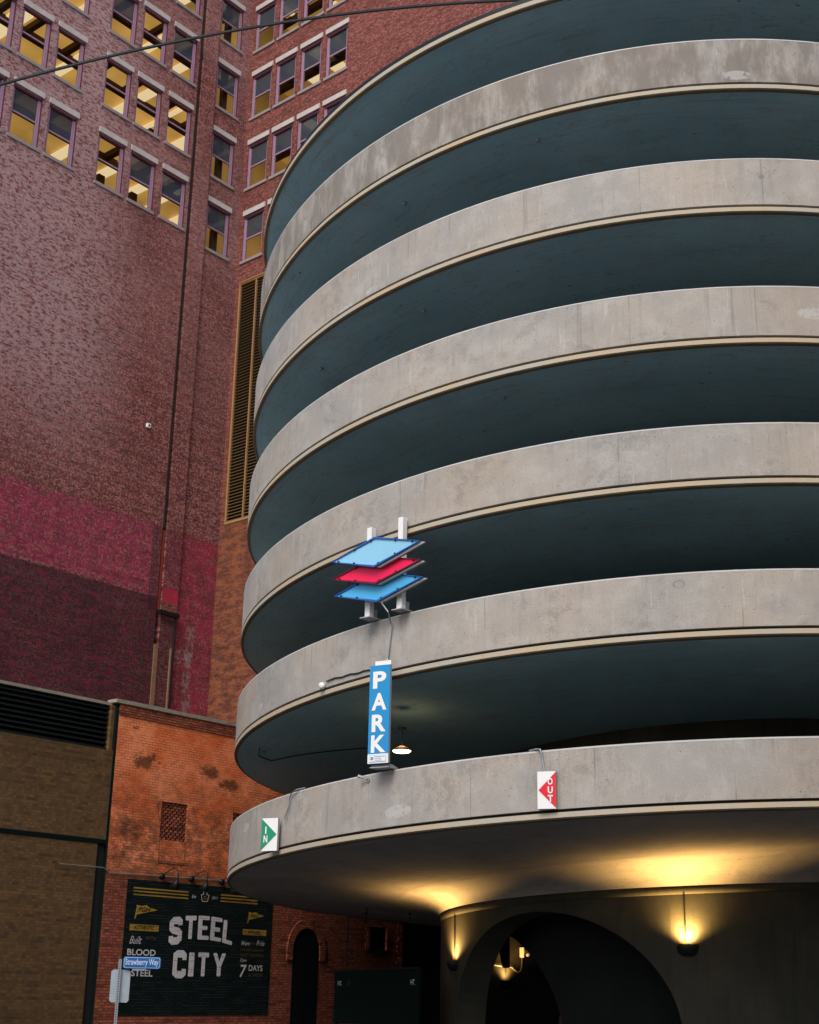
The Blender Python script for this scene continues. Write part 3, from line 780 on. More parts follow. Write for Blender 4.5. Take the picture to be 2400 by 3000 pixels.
# ------------------------------------------------------------------ stacked-panel emblem sign on two posts
ez = 0.0
sg = thing("stacked_panel_sign", "emblem sign of blue, red and blue slanted panels on two white posts", "sign", (-0.5906, 27.8018, 0), -0.7009)
for (x, z0, z1) in ((-0.335, 8.79, 10.74), (0.525, 8.83, 10.80)):
    MB().box(x - 0.065, x + 0.065, 0.02, 0.15, z0, z1, 0.012).build("post", 'white_metal', sg)
    MB().box(x - 0.13, x + 0.14, -0.06, 0.44, z0 - 0.018, z0).box(x - 0.02, x + 0.0, 0.15, 0.34, z0, z0 + 0.22).build("base_plate", 'grey_metal', sg)
def panel(pts, mat, tube, y, dx):
    pts = [(x + dx, z) for x, z in pts]
    pan = MB().prism(pts, y, y + 0.02).build("panel", mat, sg)
    ins = [(x + (0.12 if y < -0.3 else 0.09), z - 0.035) for x, z in pts]
    MB().prism(ins, y + 0.022, y + 0.085).build("casing", 'grey_metal', pan)
    fr = MB(); n = len(pts)
    outer = []; inner = []
    for i in range(n):
        p, a, b = Vector(pts[i]), Vector(pts[i - 1]), Vector(pts[(i + 1) % n])
        d = ((a - p).normalized() + (b - p).normalized()).normalized()
        outer.append(p - d * 0.02); inner.append(p + d * 0.02)
    vs = []
    for q in (outer, inner):
        vs += [(v.x, y - 0.03, v.y) for v in q] + [(v.x, y - 0.004, v.y) for v in q]
    fs = []
    for i in range(n):
        k = (i + 1) % n
        fs += [(i, k, 2 * n + k, 2 * n + i), (i, n + i, n + k, k), (2 * n + i, 2 * n + k, 3 * n + k, 3 * n + i), (n + i, 3 * n + i, 3 * n + k, n + k)]
    fr.add(vs, fs).build("tube_frame", tube, pan)
    cx = sum(p[0] for p in pts) / 4; cz = sum(p[1] for p in pts) / 4
    for i in range(n):
        a, b = pts[i], pts[(i + 1) % n]
        for f in (0.1, 0.5):
            x = a[0] + (b[0] - a[0]) * f; z = a[1] + (b[1] - a[1]) * f
            x += (cx - x) * 0.07; z += (cz - z) * 0.07
            MB().lathe([(0.001, 0), (0.02, 0), (0.02, 0.03), (0.001, 0.03)], (x, y - 0.033, z), 8, 'Y').build("standoff_bolt", 'dark_metal', pan)
panel([(-1.28, 9.99), (-0.09, 9.69), (1.10, 10.01), (-0.09, 10.30)], 'panel_blue', 'tube_blue', -0.40, 0.30)
panel([(-1.28, 9.65), (-0.09, 9.37), (1.10, 9.66), (-0.09, 9.94)], 'panel_red', 'tube_red', -0.28, 0.235)
panel([(-1.26, 9.32), (-0.07, 9.03), (1.12, 9.34), (-0.07, 9.63)], 'panel_blue2', 'tube_blue', -0.16, 0.17)
for x in (-0.335, 0.525):
    MB().box(x - 0.04, x + 0.04, -0.30, 0.018, 9.85, 9.93).box(x - 0.04, x + 0.04, -0.06, 0.018, 9.30, 9.37).build("strut", 'grey_metal', sg)

# ------------------------------------------------------------------ PARK sign
pk = thing("park_sign", "tall vertical blue sign reading PARK in white letters", "sign", (-0.62, 27.66, 0), -0.52)
MB().box(-0.125, 0.345, 0.0, 0.06, 5.74, 7.70, 0.01).build("cabinet", 'grey_metal', pk)
MB().box(-0.125, 0.345, -0.008, -0.002, 5.93, 7.70).build("blue_face", 'sign_blue', pk)
MB().box(-0.125, 0.345, -0.012, -0.002, 5.74, 5.925).build("white_plate", 'sign_white', pk)
MB().box(-0.02, 0.345, 0.015, 0.04, 7.70, 7.79).build("top_flange", 'sign_white', pk)
MB().add([(-0.10, 0.16, 5.74), (0.32, 0.16, 5.74), (0.32, 0.42, 5.70), (-0.10, 0.30, 5.70), (-0.10, 0.02, 5.66), (0.32, 0.02, 5.66), (0.32, 0.40, 5.665), (-0.10, 0.30, 5.665)],
         [(0, 1, 2, 3), (7, 6, 5, 4), (0, 4, 5, 1), (1, 5, 6, 2), (2, 6, 7, 3), (3, 7, 4, 0)]).build("bracket", 'grey_metal', pk)
lt = MB()
for ch, x0, x1, z0, z1 in (("P", -0.045, 0.26, 7.23, 7.575), ("A", -0.065, 0.28, 6.79, 7.135), ("R", -0.05, 0.275, 6.36, 6.705), ("K", -0.055, 0.28, 5.95, 6.295)):
    put_text(lt, ch, x0, z0, x1, z1, -0.012, 0.035)
lt.build("lettering", 'sign_white', pk)
lb = MB(); lb.box(-0.09, 0.30, -0.018, -0.013, 5.765, 5.90)
lb.build("small_label", 'panel_blue', pk, "small framed caption plate with tiny blue words")
lb = MB(); lb.box(-0.08, 0.29, -0.022, -0.0185, 5.775, 5.89); lb.build("caption_ground", 'sign_white', pk)
lb = MB()
put_text(lb, "Pittsburgh", 0.045, 5.853, 0.27, 5.883, -0.025, 0.015)
put_text(lb, "Parking", 0.045, 5.818, 0.19, 5.846, -0.025, 0.01)
put_text(lb, "Authority", 0.045, 5.782, 0.21, 5.811, -0.025, 0.01)
lb.prism([(-0.065, 5.855), (-0.02, 5.842), (0.025, 5.855), (-0.02, 5.868)], -0.026, -0.023)
lb.prism([(-0.065, 5.815), (-0.02, 5.802), (0.025, 5.815), (-0.02, 5.828)], -0.026, -0.023)
lb.build("caption_lettering", 'sign_blue', pk)
MB().prism([(-0.065, 5.835), (-0.02, 5.829), (0.025, 5.835), (-0.02, 5.841)], -0.026, -0.023).build("caption_mark", 'sign_red', pk)

# flat conduit between the two signs
def ringpt(thd, z, off=0.03):
    th = radians(thd); return pos(th, RR(th) + off, z)
o = MB().tube([(-0.54, 27.60, 9.0), (-0.40, 27.56, 8.80), ringpt(-28.75, 8.62, 0.06), ringpt(-28.75, 8.55, 0.04), ringpt(-29.2, 7.9, 0.04), ringpt(-29.4, 7.78, 0.10)], 0.016, 8).build("electrical_conduit", 'galv')
tag(o, "thin grey conduit running from the emblem sign down to the PARK sign", "conduit")

# ------------------------------------------------------------------ IN and OUT signs
def arrow_sign(label, loc, rz, w, h, left, word, mat):
    t = thing("arrow_sign", label, "sign", loc, rz)
    MB().box(-w / 2, w / 2, 0.0, 0.07, 0, h, 0.006).build("cabinet", 'grey_metal', t)
    MB().box(-w / 2, w / 2, -0.008, -0.001, 0, h).build("white_face", 'sign_white', t)
    if left: tri = [(w / 2, 0.01), (w / 2, h - 0.01), (-w / 2 + 0.02, h / 2)]
    else: tri = [(-w / 2, 0.01), (w / 2 - 0.02, h / 2), (-w / 2, h - 0.01)]
    MB().prism(tri, -0.014, -0.009).build("arrow", mat, t)
    lt = MB()
    n = len(word); lh = 0.155 if n == 2 else 0.125
    gap = 0.03 if n == 2 else 0.03
    tot = n * lh + (n - 1) * gap
    cx = (w * 0.20) if left else (-w * 0.22)
    for i, ch in enumerate(word):
        z1 = h / 2 + tot / 2 - i * (lh + gap)
        lw = 0.03 if ch == 'I' else 0.095
        put_text(lt, ch, cx - lw / 2, z1 - lh, cx + lw / 2, z1, -0.018, 0.03)
    lt.build("lettering", 'sign_white', t)
    return t
arrow_sign("white sign with a red left arrow reading OUT", (2.60, 25.80, 4.705), -0.34, 0.345, 0.675, True, "OUT", 'sign_red')
arrow_sign("white sign with a green right arrow reading IN", (-2.875, 30.755, 4.30), -0.46, 0.40, 0.69, False, "IN", 'sign_green')
o = MB().tube([ringpt(-12.6, 5.80, -0.05), ringpt(-11.9, 5.81, 0.01), ringpt(-11.4, 5.80, 0.04), ringpt(-11.3, 5.75, 0.04), ringpt(-11.2, 5.6, 0.03), ringpt(-11.0, 5.36, 0.03)], 0.02, 8).build("electrical_conduit", 'galv')
tag(o, "grey conduit hooking over the parapet down to the OUT sign", "conduit")
o = MB().tube([ringpt(-43.5, 5.56, -0.05), ringpt(-44.6, 5.53, 0.05), ringpt(-45.8, 5.47, 0.05), ringpt(-46.2, 5.36, 0.04), ringpt(-46.3, 5.2, 0.04), ringpt(-47.0, 4.96, 0.06)], 0.014, 8).build("electrical_conduit", 'galv')
tag(o, "pale cable hooking over the parapet down to the IN sign", "cable")

# small floodlight with its cable, and a stub spotlight
f = thing("floodlight", "small round white floodlight on the parapet left of the PARK sign", "floodlight", ringpt(-39.9, 7.63, 0.0), A0 + radians(-39.9) + pi / 2)
MB().lathe([(0.001, -0.10), (0.06, -0.10), (0.075, -0.06), (0.075, -0.02), (0.03, 0.0), (0.001, 0.0)], (0, -0.02, 0), 16, 'Y').build("housing", 'white_metal', f, smooth=True)
MB().box(-0.09, -0.03, -0.04, 0.0, -0.05, 0.05).build("mount", 'grey_metal', f)
pts = [ringpt(-39.4, 7.72, 0.03)]
for i in range(12):
    a = -39.2 + (8.4) * (i + 1) / 12
    pts.append(ringpt(a, 7.735 + 0.012 * sin(i * 1.7) + 0.0015 * i, 0.02))
o = MB().tube(pts, 0.014, 6).build("electrical_cable", 'cable'); tag(o, "black cable along the parapet from the floodlight to the PARK sign", "cable")
f = thing("spotlight", "small grey spotlight stub on the parapet below the PARK sign", "spotlight", ringpt(-31.9, 5.52, 0.0), A0 + radians(-31.9) + pi / 2)
MB().tube([(0.02, 0, -0.02), (0.02, -0.06, 0.0), (-0.04, -0.10, 0.02)], 0.014, 8).build("arm", 'galv', f)
MB().tube([(-0.02, -0.09, 0.02), (-0.14, -0.13, 0.06)], 0.022, 10, 0.035).build("head", 'galv', f)
MB().lathe([(0.001, -0.03), (0.04, -0.03), (0.04, 0.0), (0.001, 0.0)], (0.03, 0, -0.02), 12, 'Y').build("mount", 'galv', f)
# soot and rust streaks under brackets: thin curved films on the parapet
def streak(th0d, th1d, z0, z1, mat, seed):
    random.seed(seed)
    mb = MB(); N = 10
    vs = []
    for i in range(N + 1):
        a = radians(th0d + (th1d - th0d) * i / N)
        k = sin(pi * i / N) ** 0.6
        low = z1 - (z1 - z0) * k * (0.65 + 0.35 * random.random())
        vs += [pos(a, RR(a) + 0.004, min(z1, zg(1 if z1 > 7.6 else 0, a) + HP - 0.01)), pos(a, RR(a) + 0.004, low)]
    mb.add(vs, [(2 * i, 2 * i + 1, 2 * i + 3, 2 * i + 2) for i in range(N)])
    return mb

# ------------------------------------------------------------------ buildings: wall builder with openings
def wall(x0, x1, z0, z1, holes, depth=0.3, y=0.0):
    """front face at y with reveals going +Y; holes = (x0,x1,z0,z1)"""
    mb = MB()
    xs = sorted(set([x0, x1] + [h[0] for h in holes] + [h[1] for h in holes]))
    zs = sorted(set([z0, z1] + [h[2] for h in holes] + [h[3] for h in holes]))
    for i in range(len(xs) - 1):
        for j in range(len(zs) - 1):
            cx, cz = (xs[i] + xs[i + 1]) / 2, (zs[j] + zs[j + 1]) / 2
            if any(h[0] < cx < h[1] and h[2] < cz < h[3] for h in holes): continue
            mb.add([(xs[i], y, zs[j]), (xs[i + 1], y, zs[j]), (xs[i + 1], y, zs[j + 1]), (xs[i], y, zs[j + 1])], [(0, 1, 2, 3)])
    for a, b, c, d in holes:
        e = y + depth
        mb.add([(a, y, c), (a, e, c), (a, e, d), (a, y, d)], [(0, 1, 2, 3)])
        mb.add([(b, y, c), (b, e, c), (b, e, d), (b, y, d)], [(3, 2, 1, 0)])
        mb.add([(a, y, d), (b, y, d), (b, e, d), (a, e, d)], [(3, 2, 1, 0)])
        mb.add([(a, y, c), (b, y, c), (b, e, c), (a, e, c)], [(0, 1, 2, 3)])
    return mb

CORN = (-9.50865, 67.33191)
AZ1 = 0.686364
ANG1 = pi / 2 - AZ1                       # wall running right and away
AZ2 = AZ1 - pi / 2 + 0.03
ANG2 = pi / 2 - AZ2 - pi                  # wall running right and towards the viewer
# --- window kit, origin at bottom-left of the opening
def make_window(parent, w, h, style, room_seed):
    fr = MB()
    y0 = 0.10
    fr.box(0.0, 0.05, y0 - 0.03, y0 + 0.12, 0, h).box(w - 0.05, w, y0 - 0.03, y0 + 0.12, 0, h).box(0.05, w - 0.05, y0 - 0.03, y0 + 0.12, h - 0.06, h)
    fr.box(0.05, 0.15, y0 + 0.0, y0 + 0.11, 0.0, h - 0.06).box(w - 0.19, w - 0.05, y0, y0 + 0.11, 0.0, h - 0.06)
    win = fr.build("window", 'frame', parent)
    MB().box(0.15, w - 0.19, y0 + 0.02, y0 + 0.10, 0.0, 0.09).build("bottom_rail", 'frame', win)
    MB().box(0.15, w - 0.19, y0 + 0.02, y0 + 0.10, h * 0.5 - 0.04, h * 0.5 + 0.045).build("sash_rail", 'frame', win)
    MB().box(0.05, w - 0.05, y0 - 0.04, y0 + 0.10, h - 0.17, h - 0.06).box(w - 0.05, w - 0.001, y0 - 0.09, y0 - 0.031, 0.0, h).build("moulding", 'frame_dark', win)
    MB().add([(0.15, y0 + 0.06, 0.09), (w - 0.19, y0 + 0.06, 0.09), (w - 0.19, y0 + 0.06, h * 0.5 - 0.04), (0.15, y0 + 0.06, h * 0.5 - 0.04)], [(0, 1, 2, 3)]).build("pane", 'glass', win)
    MB().add([(0.15, y0 + 0.05, h * 0.5 + 0.045), (w - 0.19, y0 + 0.05, h * 0.5 + 0.045), (w - 0.19, y0 + 0.05, h - 0.17), (0.15, y0 + 0.05, h - 0.17)], [(0, 1, 2, 3)]).build("pane", 'glass' if style == 'warm' else 'glass_dark', win)
    MB().box(-0.03, w + 0.07, -0.055, 0.12, h + 0.002, h + 0.30, 0.01).build("lintel", 'stone', win)
    MB().box(-0.06, w + 0.08, -0.07, 0.10, -0.17, -0.002, 0.01).build("sill", 'sill', win)
    return win

tall = thing("brick_office_building", "tall old red brick building with mauve windows and magenta painted base", "building", (0, 0, 0))
def wing(ang, parent):
    o = bpy.data.objects.new("wing", None); COL.objects.link(o); o.parent = parent
    o.location = (CORN[0], CORN[1], 0); o.rotation_euler = (0, 0, ang)
    return o
def place(o, ang, x, z, y=0.0):
    """put an object built in wall coordinates on the wall whose x axis has the given angle"""
    c, s = cos(ang), sin(ang)
    o.location = (CORN[0] + x * c - y * s, CORN[1] + x * s + y * c, z); o.rotation_euler = (0, 0, ang)
TOPZ = 66.0
WH = 2.78
# left wall
wh = []
a_cols = (-9.80, -7.76, -5.66)
left_cols = (-16.9, -14.85, -12.8)
A = []
for zt in (41.46, 45.86, 50.26, 54.66, 59.06, 63.3):
    for x in a_cols + left_cols:
        A.append((x, zt - WH, 1.66))
C_ = []
for zt in (41.15, 45.55, 49.95, 54.35, 58.75, 63.1):
    C_.append((-2.33, zt - WH + 0.05, 1.64))
holesA = [(x, x + w, z, z + WH) for x, z, w in A]
holesC = [(x, x + w, z, z + WH) for x, z, w in C_]
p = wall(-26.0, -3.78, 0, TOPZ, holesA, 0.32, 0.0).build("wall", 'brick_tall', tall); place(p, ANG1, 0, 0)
p = wall(-3.52, -2.5, 0, TOPZ, [], 0.3, -0.02).add([(-2.5, -0.02, 0), (-2.5, 0.14, 0), (-2.5, 0.14, TOPZ), (-2.5, -0.02, TOPZ)], [(0, 1, 2, 3)]).add(
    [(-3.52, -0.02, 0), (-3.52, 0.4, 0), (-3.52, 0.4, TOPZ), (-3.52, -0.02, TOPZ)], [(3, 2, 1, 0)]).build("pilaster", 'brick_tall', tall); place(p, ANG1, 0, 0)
p = MB().add([(-3.78, 0.0, 0), (-3.78, 0.35, 0), (-3.78, 0.35, TOPZ), (-3.78, 0.0, TOPZ)], [(0, 1, 2, 3)]).add(
    [(-3.78, 0.35, 0), (-3.52, 0.35, 0), (-3.52, 0.35, TOPZ), (-3.78, 0.35, TOPZ)], [(0, 1, 2, 3)]).build("slot_recess", 'brick_wing', tall); place(p, ANG1, 0, 0)
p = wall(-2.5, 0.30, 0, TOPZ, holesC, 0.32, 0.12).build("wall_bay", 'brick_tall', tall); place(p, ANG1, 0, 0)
# pipes in the slot; the tall dark strip stands in for its shade
p = MB().box(-3.775, -3.65, -0.01, 0.2, 22.42, TOPZ).build("slot_shade_strip", 'slot', tall); place(p, ANG1, 0, 0)
p = MB().box(-3.70, -3.57, 0.04, 0.2, 18.3, 22.3).build("red_downpipe", 'rust', tall); place(p, ANG1, 0, 0)
p = MB().box(-3.76, -3.53, -0.05, 0.2, 0.5, 16.65).box(-2.80, -2.72, -0.10, -0.025, 0.5, 16.6).build("tan_downpipe", 'conduit_tan', tall); place(p, ANG1, 0, 0)
p = MB().box(-3.74, -2.5, -0.22, -0.03, 18.12, 18.32, 0.02).build("ledge", 'dark_metal', tall); place(p, ANG1, 0, 0)
p = MB().tube([(-2.62, -0.06, 12.0), (-2.62, -0.06, 18.1)], 0.05, 8).build("dark_downpipe", 'dark_metal', tall); place(p, ANG1, 0, 0)
# small white box lamp
p = MB().box(-5.34, -5.12, -0.12, 0.0, 27.11, 27.33, 0.02).build("white_wall_box", 'white_metal', tall); place(p, ANG1, 0, 0)
p = MB().box(-5.27, -5.18, -0.13, -0.12, 27.17, 27.27).build("box_opening", 'black', tall); place(p, ANG1, 0, 0)

# right wing
D_ = []
for zt in (41.2, 45.7, 50.2, 54.65, 59.1, 63.4):
    for x in (0.24, 2.16, 4.10, 6.03):
        if zt < 42 and x > 5: pass
        D_.append((x, zt - WH - 0.02, 1.60))
holesD = [(x, x + w, z, z + WH) for x, z, w in D_]
LV = (0.27, 5.4, 23.48, 37.05)
p = wall(-0.30, 30.0, 0, TOPZ, holesD + [LV], 0.32, 0.0).build("wall", 'brick_wing', tall); place(p, ANG2, 0, 0)

def set_windows(lst, ang, y, protos):
    for i, (x, z, w) in enumerate(lst):
        key = (round(w, 2), protos[i % len(protos)])
        if key not in WIN:
            o = make_window(tall, w, WH, key[1][0], key[1][1])
            WIN[key] = o
        else:
            o = copy_tree(WIN[key], tall)
        place(o, ang, x, z, y)
WIN = {}
W_, K_ = ('warm', 1), ('dim', 2)
rnd = random.Random(5)
protA = {0: [('dim', 3), ('dim', 3), ('warm', 1)], }
for (x, z, w) in A:
    row = round((z + WH - 41.46) / 4.4)
    if row == 0: st = {-9.80: ('warm', 1), -7.76: ('dim', 3), -5.66: ('dim', 4)}.get(x, ('dim', 3))
    elif row == 1: st = {-9.80: ('warm', 2), -7.76: ('warm', 5), -5.66: ('warm', 1)}.get(x, ('warm', 5))
    elif row == 2: st = {-9.80: ('dim', 3), -7.76: ('warm', 2), -5.66: ('dim', 4)}.get(x, ('warm', 2))
    else: st = rnd.choice([('warm', 1), ('dim', 3), ('warm', 2)])
    set_windows([(x, z, w)], ANG1, 0.0, [st])
for (x, z, w) in C_:
    set_windows([(x, z, w)], ANG1, 0.12, [('dim', 4) if int(z) % 2 else ('dim', 3)])
for (x, z, w) in D_:
    set_windows([(x, z, w)], ANG2, 0.0, [('dim', 6)])
# storeys behind the windows: self-glowing ceiling and walls, beams and strip lights, one set per storey and wing
def storey(ang, x0, x1, zc, seed, step, y0=0.45):
    r_ = random.Random(seed)
    D = 6.5
    c = MB().add([(x0, y0, 0), (x1, y0, 0), (x1, D, 0), (x0, D, 0)], [(0, 1, 2, 3)]).build("room_ceiling", 'room', tall); place(c, ang, 0, zc)
    w = MB().add([(x0, D, -3.6), (x1, D, -3.6), (x1, D, 0), (x0, D, 0)], [(0, 1, 2, 3)]).add([(x0, y0, -3.6), (x0, D, -3.6), (x0, D, 0), (x0, y0, 0)], [(0, 1, 2, 3)]).add(
        [(x1, y0, -3.6), (x1, D, -3.6), (x1, D, 0), (x1, y0, 0)], [(0, 1, 2, 3)])
    w.build("room_wall", 'room_wall', c)
    MB().add([(x0, y0, -3.6), (x1, y0, -3.6), (x1, D, -3.6), (x0, D, -3.6)], [(0, 1, 2, 3)]).build("room_floor", 'room_dark', c)
    x = x0 + r_.uniform(0.3, step)
    bm = MB(); tl = MB()
    bm.box(x0, x1, 1.9, 2.2, -0.40, -0.003).box(x0, x1, 4.3, 4.6, -0.40, -0.003)
    while x < x1 - 0.6:
        bm.box(x, x + 0.28, y0, 1.89, -0.34, -0.003); 
        if r_.random() < 0.75: bm.box(x + 0.1, x + 0.5, 2.3, 3.0, -3.5, -r_.uniform(0.9, 1.9))
        if r_.random() < 0.85:
            a = x + r_.uniform(0.5, 0.9)
            wd = r_.choice((0.3, 0.6, 0.9))
            if r_.random() < 0.6: tl.box(a, a + wd, 0.8, 1.8, -0.16, -0.08)
            tl.box(a, a + wd, 2.4, 4.2, -0.16, -0.08)
        x += step * r_.uniform(0.8, 1.2)
    bm.box(x1 - 0.85, x1 - 0.55, 0.8, 1.1, -3.5, -0.01)
    bm.build("ceiling_beam", 'room_dark', c); tl.build("strip_light", 'tubelight', c)
for i in range(6):
    storey(ANG1, -18.0, -0.35, 41.46 + 4.4 * i + 0.45, 20 + i, 2.1)
    storey(ANG2, 0.05, 9.5, 41.2 + 4.47 * i + 0.45, 40 + i, 1.9)
# the tall louvre
x0, x1, z0, z1 = LV
fr = MB().box(x0, x0 + 0.09, -0.04, 0.12, z0, z1).box(x0 + 0.09, x1, -0.04, 0.12, z1 - 0.10, z1).box(x0 + 0.09, x1, -0.04, 0.12, z0, z0 + 0.12)
fr.box(x0 - 0.02, x1, -0.09, -0.041, z1 - 0.01, z1 + 0.05)
for mx in (1.55, 2.83, 4.11):
    fr.box(mx, mx + 0.055, -0.045, 0.10, z0 + 0.12, z1 - 0.10)
lv = fr.build("louver", 'tan_metal', tall); place(lv, ANG2, 0, 0)
sl = MB(); nS = 78
for i in range(nS):
    z = z0 + 0.14 + (z1 - z0 - 0.28) * i / (nS - 1)
    sl.add([(x0 + 0.09, 0.0, z), (x1, 0.0, z), (x1, 0.14, z + 0.10), (x0 + 0.09, 0.14, z + 0.10),
            (x0 + 0.09, 0.0, z + 0.03), (x1, 0.0, z + 0.03), (x1, 0.14, z + 0.13), (x0 + 0.09, 0.14, z + 0.13)],
           [(0, 1, 2, 3), (7, 6, 5, 4), (0, 4, 5, 1), (1, 5, 6, 2), (2, 6, 7, 3), (3, 7, 4, 0)])
s_ = sl.build("louver_slats", 'slat', lv)
MB().add([(x0, 0.25, z0), (x1, 0.25, z0), (x1, 0.25, z1), (x0, 0.25, z1)], [(0, 1, 2, 3)]).build("louver_back", 'black', lv)

# ------------------------------------------------------------------ orange painted brick building with the mural
OP = (-2.77834, 44.27889)
def on_orange(name, label, cat, group=None):
    return thing(name, label, cat, (OP[0], OP[1], 0), ANG1, group)
shop = on_orange("orange_brick_building", "low brick building painted orange, black mural on its lower wall", "building")
XL, XR, ZT = -7.98, 4.42, 8.82
V1 = (-6.22, -5.25, 5.32, 6.36); V2 = (-3.47, -2.5, 5.32, 6.32)
WIN2 = (2.78, 3.62, 2.69, 3.38)
wall(XL, XR, 4.215, ZT, [V1, V2], 0.25).build("upper_wall", 'brick_orange', shop)
wall(XL, XR, 0, 4.215, [WIN2, (-0.71, 0.42, 0.0, 2.2)], 0.3).build("lower_wall", 'brick_low', shop)
MB().add([(XL, 0, 0), (XL, 9, 0), (XL, 9, ZT), (XL, 0, ZT)], [(0, 1, 2, 3)]).add([(XR, 0, 0), (XR, 9, 0), (XR, 9, ZT), (XR, 0, ZT)], [(3, 2, 1, 0)]).build("side_wall", 'black_green', shop)  # side walls in near black, their shade put into the colour
MB().add([(XL, 0, ZT - 0.3), (XR, 0, ZT - 0.3), (XR, 9, ZT - 0.3), (XL, 9, ZT - 0.3)], [(0, 1, 2, 3)]).build("roof", 'roof_pale', shop)
# coping stones, uneven
cp = MB(); rnd = random.Random(3); x = XL - 0.15
while x < XR:
    w = rnd.uniform(0.42, 0.7); d = rnd.uniform(-0.008, 0.012)
    cp.box(x, min(x + w - 0.012, XR + 0.1), -0.05 + rnd.uniform(-0.01, 0.01), 0.35, ZT + 0.001, ZT + 0.10 + d, 0.012); x += w
cp.build("coping", 'coping', shop)
pr = MB()
for i in range(5):
    pr.box(XL, XR, -0.022 - 0.0 * i, -0.001, 8.50 + i * 0.066, 8.50 + i * 0.066 + 0.055)
pr.build("parapet_courses", 'brick_low', shop)
# pierced brick vents
def pierced(v, cols):
    a, b, c, d = v
    mb = MB(); rows = 14; rh = (d - c) / rows; cw = (b - a) / cols
    for r in range(rows):
        z = c + r * rh
        if r % 2 == 0:
            x = a - cw * 0.0
            for i in range(cols):
                mb.box(a + i * cw, a + i * cw + cw * 0.52, 0.03, 0.12, z, z + rh * 0.93)
        else:
            for i in range(cols + 1):
                u0 = max(a, a + i * cw - cw * 0.5); u1 = min(b, a + i * cw + cw * 0.02)
                if u1 > u0 + 0.01: mb.box(u0, u1, 0.03, 0.12, z, z + rh * 0.93)
    g = mb.build("pierced_vent", 'brick_low', shop)
    MB().add([(a, 0.24, c), (b, 0.24, c), (b, 0.24, d), (a, 0.24, d)], [(0, 1, 2, 3)]).build("vent_void", 'black', g)
pierced(V1, 6); pierced(V2, 6)
MB().box(-6.22, -6.20, -0.012, -0.001, 4.75, 5.32).box(-5.27, -5.25, -0.012, -0.001, 4.75, 5.32).box(-6.22, -5.25, -0.02, -0.001, 4.70, 4.75).build("bricked_panel_outline", 'brick_low', shop)
# arched doorway
ar = MB()
N = 18; cx, cz = -0.145, 2.55
prev = None
ri, ro = 0.60, 0.84
for i in range(N):
    a, b = pi * i / N, pi * (i + 1) / N - 0.018
    q = []
    for (r, t) in ((ri, a), (ro, a), (ro, b), (ri, b)):
        q.append((cx + r * cos(t), cz + r * 1.12 * sin(t)))
    ar.prism(q, -0.045, -0.001)
for sx in (-1, 1):
    for j in range(3):
        xa, xb = sorted((cx + sx * ri, cx + sx * ro))
        ar.box(xa, xb, -0.045, -0.001, cz - 0.09 * (j + 1) + 0.006, cz - 0.09 * j)
ar.build("arch_moulding", 'brick_low', shop)
dr = [(cx + 0.565, 0.0), (cx + 0.565, 2.55)] + [(cx + 0.565 * cos(pi * i / 16), 2.55 + 0.70 * sin(pi * i / 16)) for i in range(1, 16)] + [(cx - 0.565, 2.55), (cx - 0.565, 0.0)]
MB().prism(list(reversed(dr)), -0.012, -0.002).build("arched_door", 'black_green', shop)
# side window
w2 = MB().box(2.78, 2.84, 0.05, 0.12, 2.69, 3.38).box(3.56, 3.62, 0.05, 0.12, 2.69, 3.38).box(2.84, 3.56, 0.05, 0.12, 3.32, 3.38).box(2.84, 3.56, 0.05, 0.12, 2.69, 2.75).build("window", 'dark_metal', shop)
MB().add([(2.78, 0.1, 2.69), (3.62, 0.1, 2.69), (3.62, 0.1, 3.38), (2.78, 0.1, 3.38)], [(0, 1, 2, 3)]).build("pane", 'black', w2)
MB().box(2.70, 3.72, -0.05, 0.04, 2.61, 2.685).build("sill", 'dark_metal', w2)
rnd = random.Random(11)
for xx, s in ((2.78, -1), (3.62, 1)):
    qn = MB()
    for i in range(9):
        z = 2.69 + i * 0.072
        L = rnd.choice((0.12, 0.2)); a, b = sorted((xx, xx + s * L))
        qn.box(a, b, -0.025, -0.001, z, z + 0.0721)
    qn.build("rough_quoins", 'brick_low', shop)
qn = MB()
for i in range(22):
    z = 2.0 + i * 0.072; L = rnd.choice((0.1, 0.2, 0.28))
    qn.box(XR - L, XR, -0.03, -0.001, z, z + 0.0721)
qn.build("rough_quoins", 'brick_low', shop)

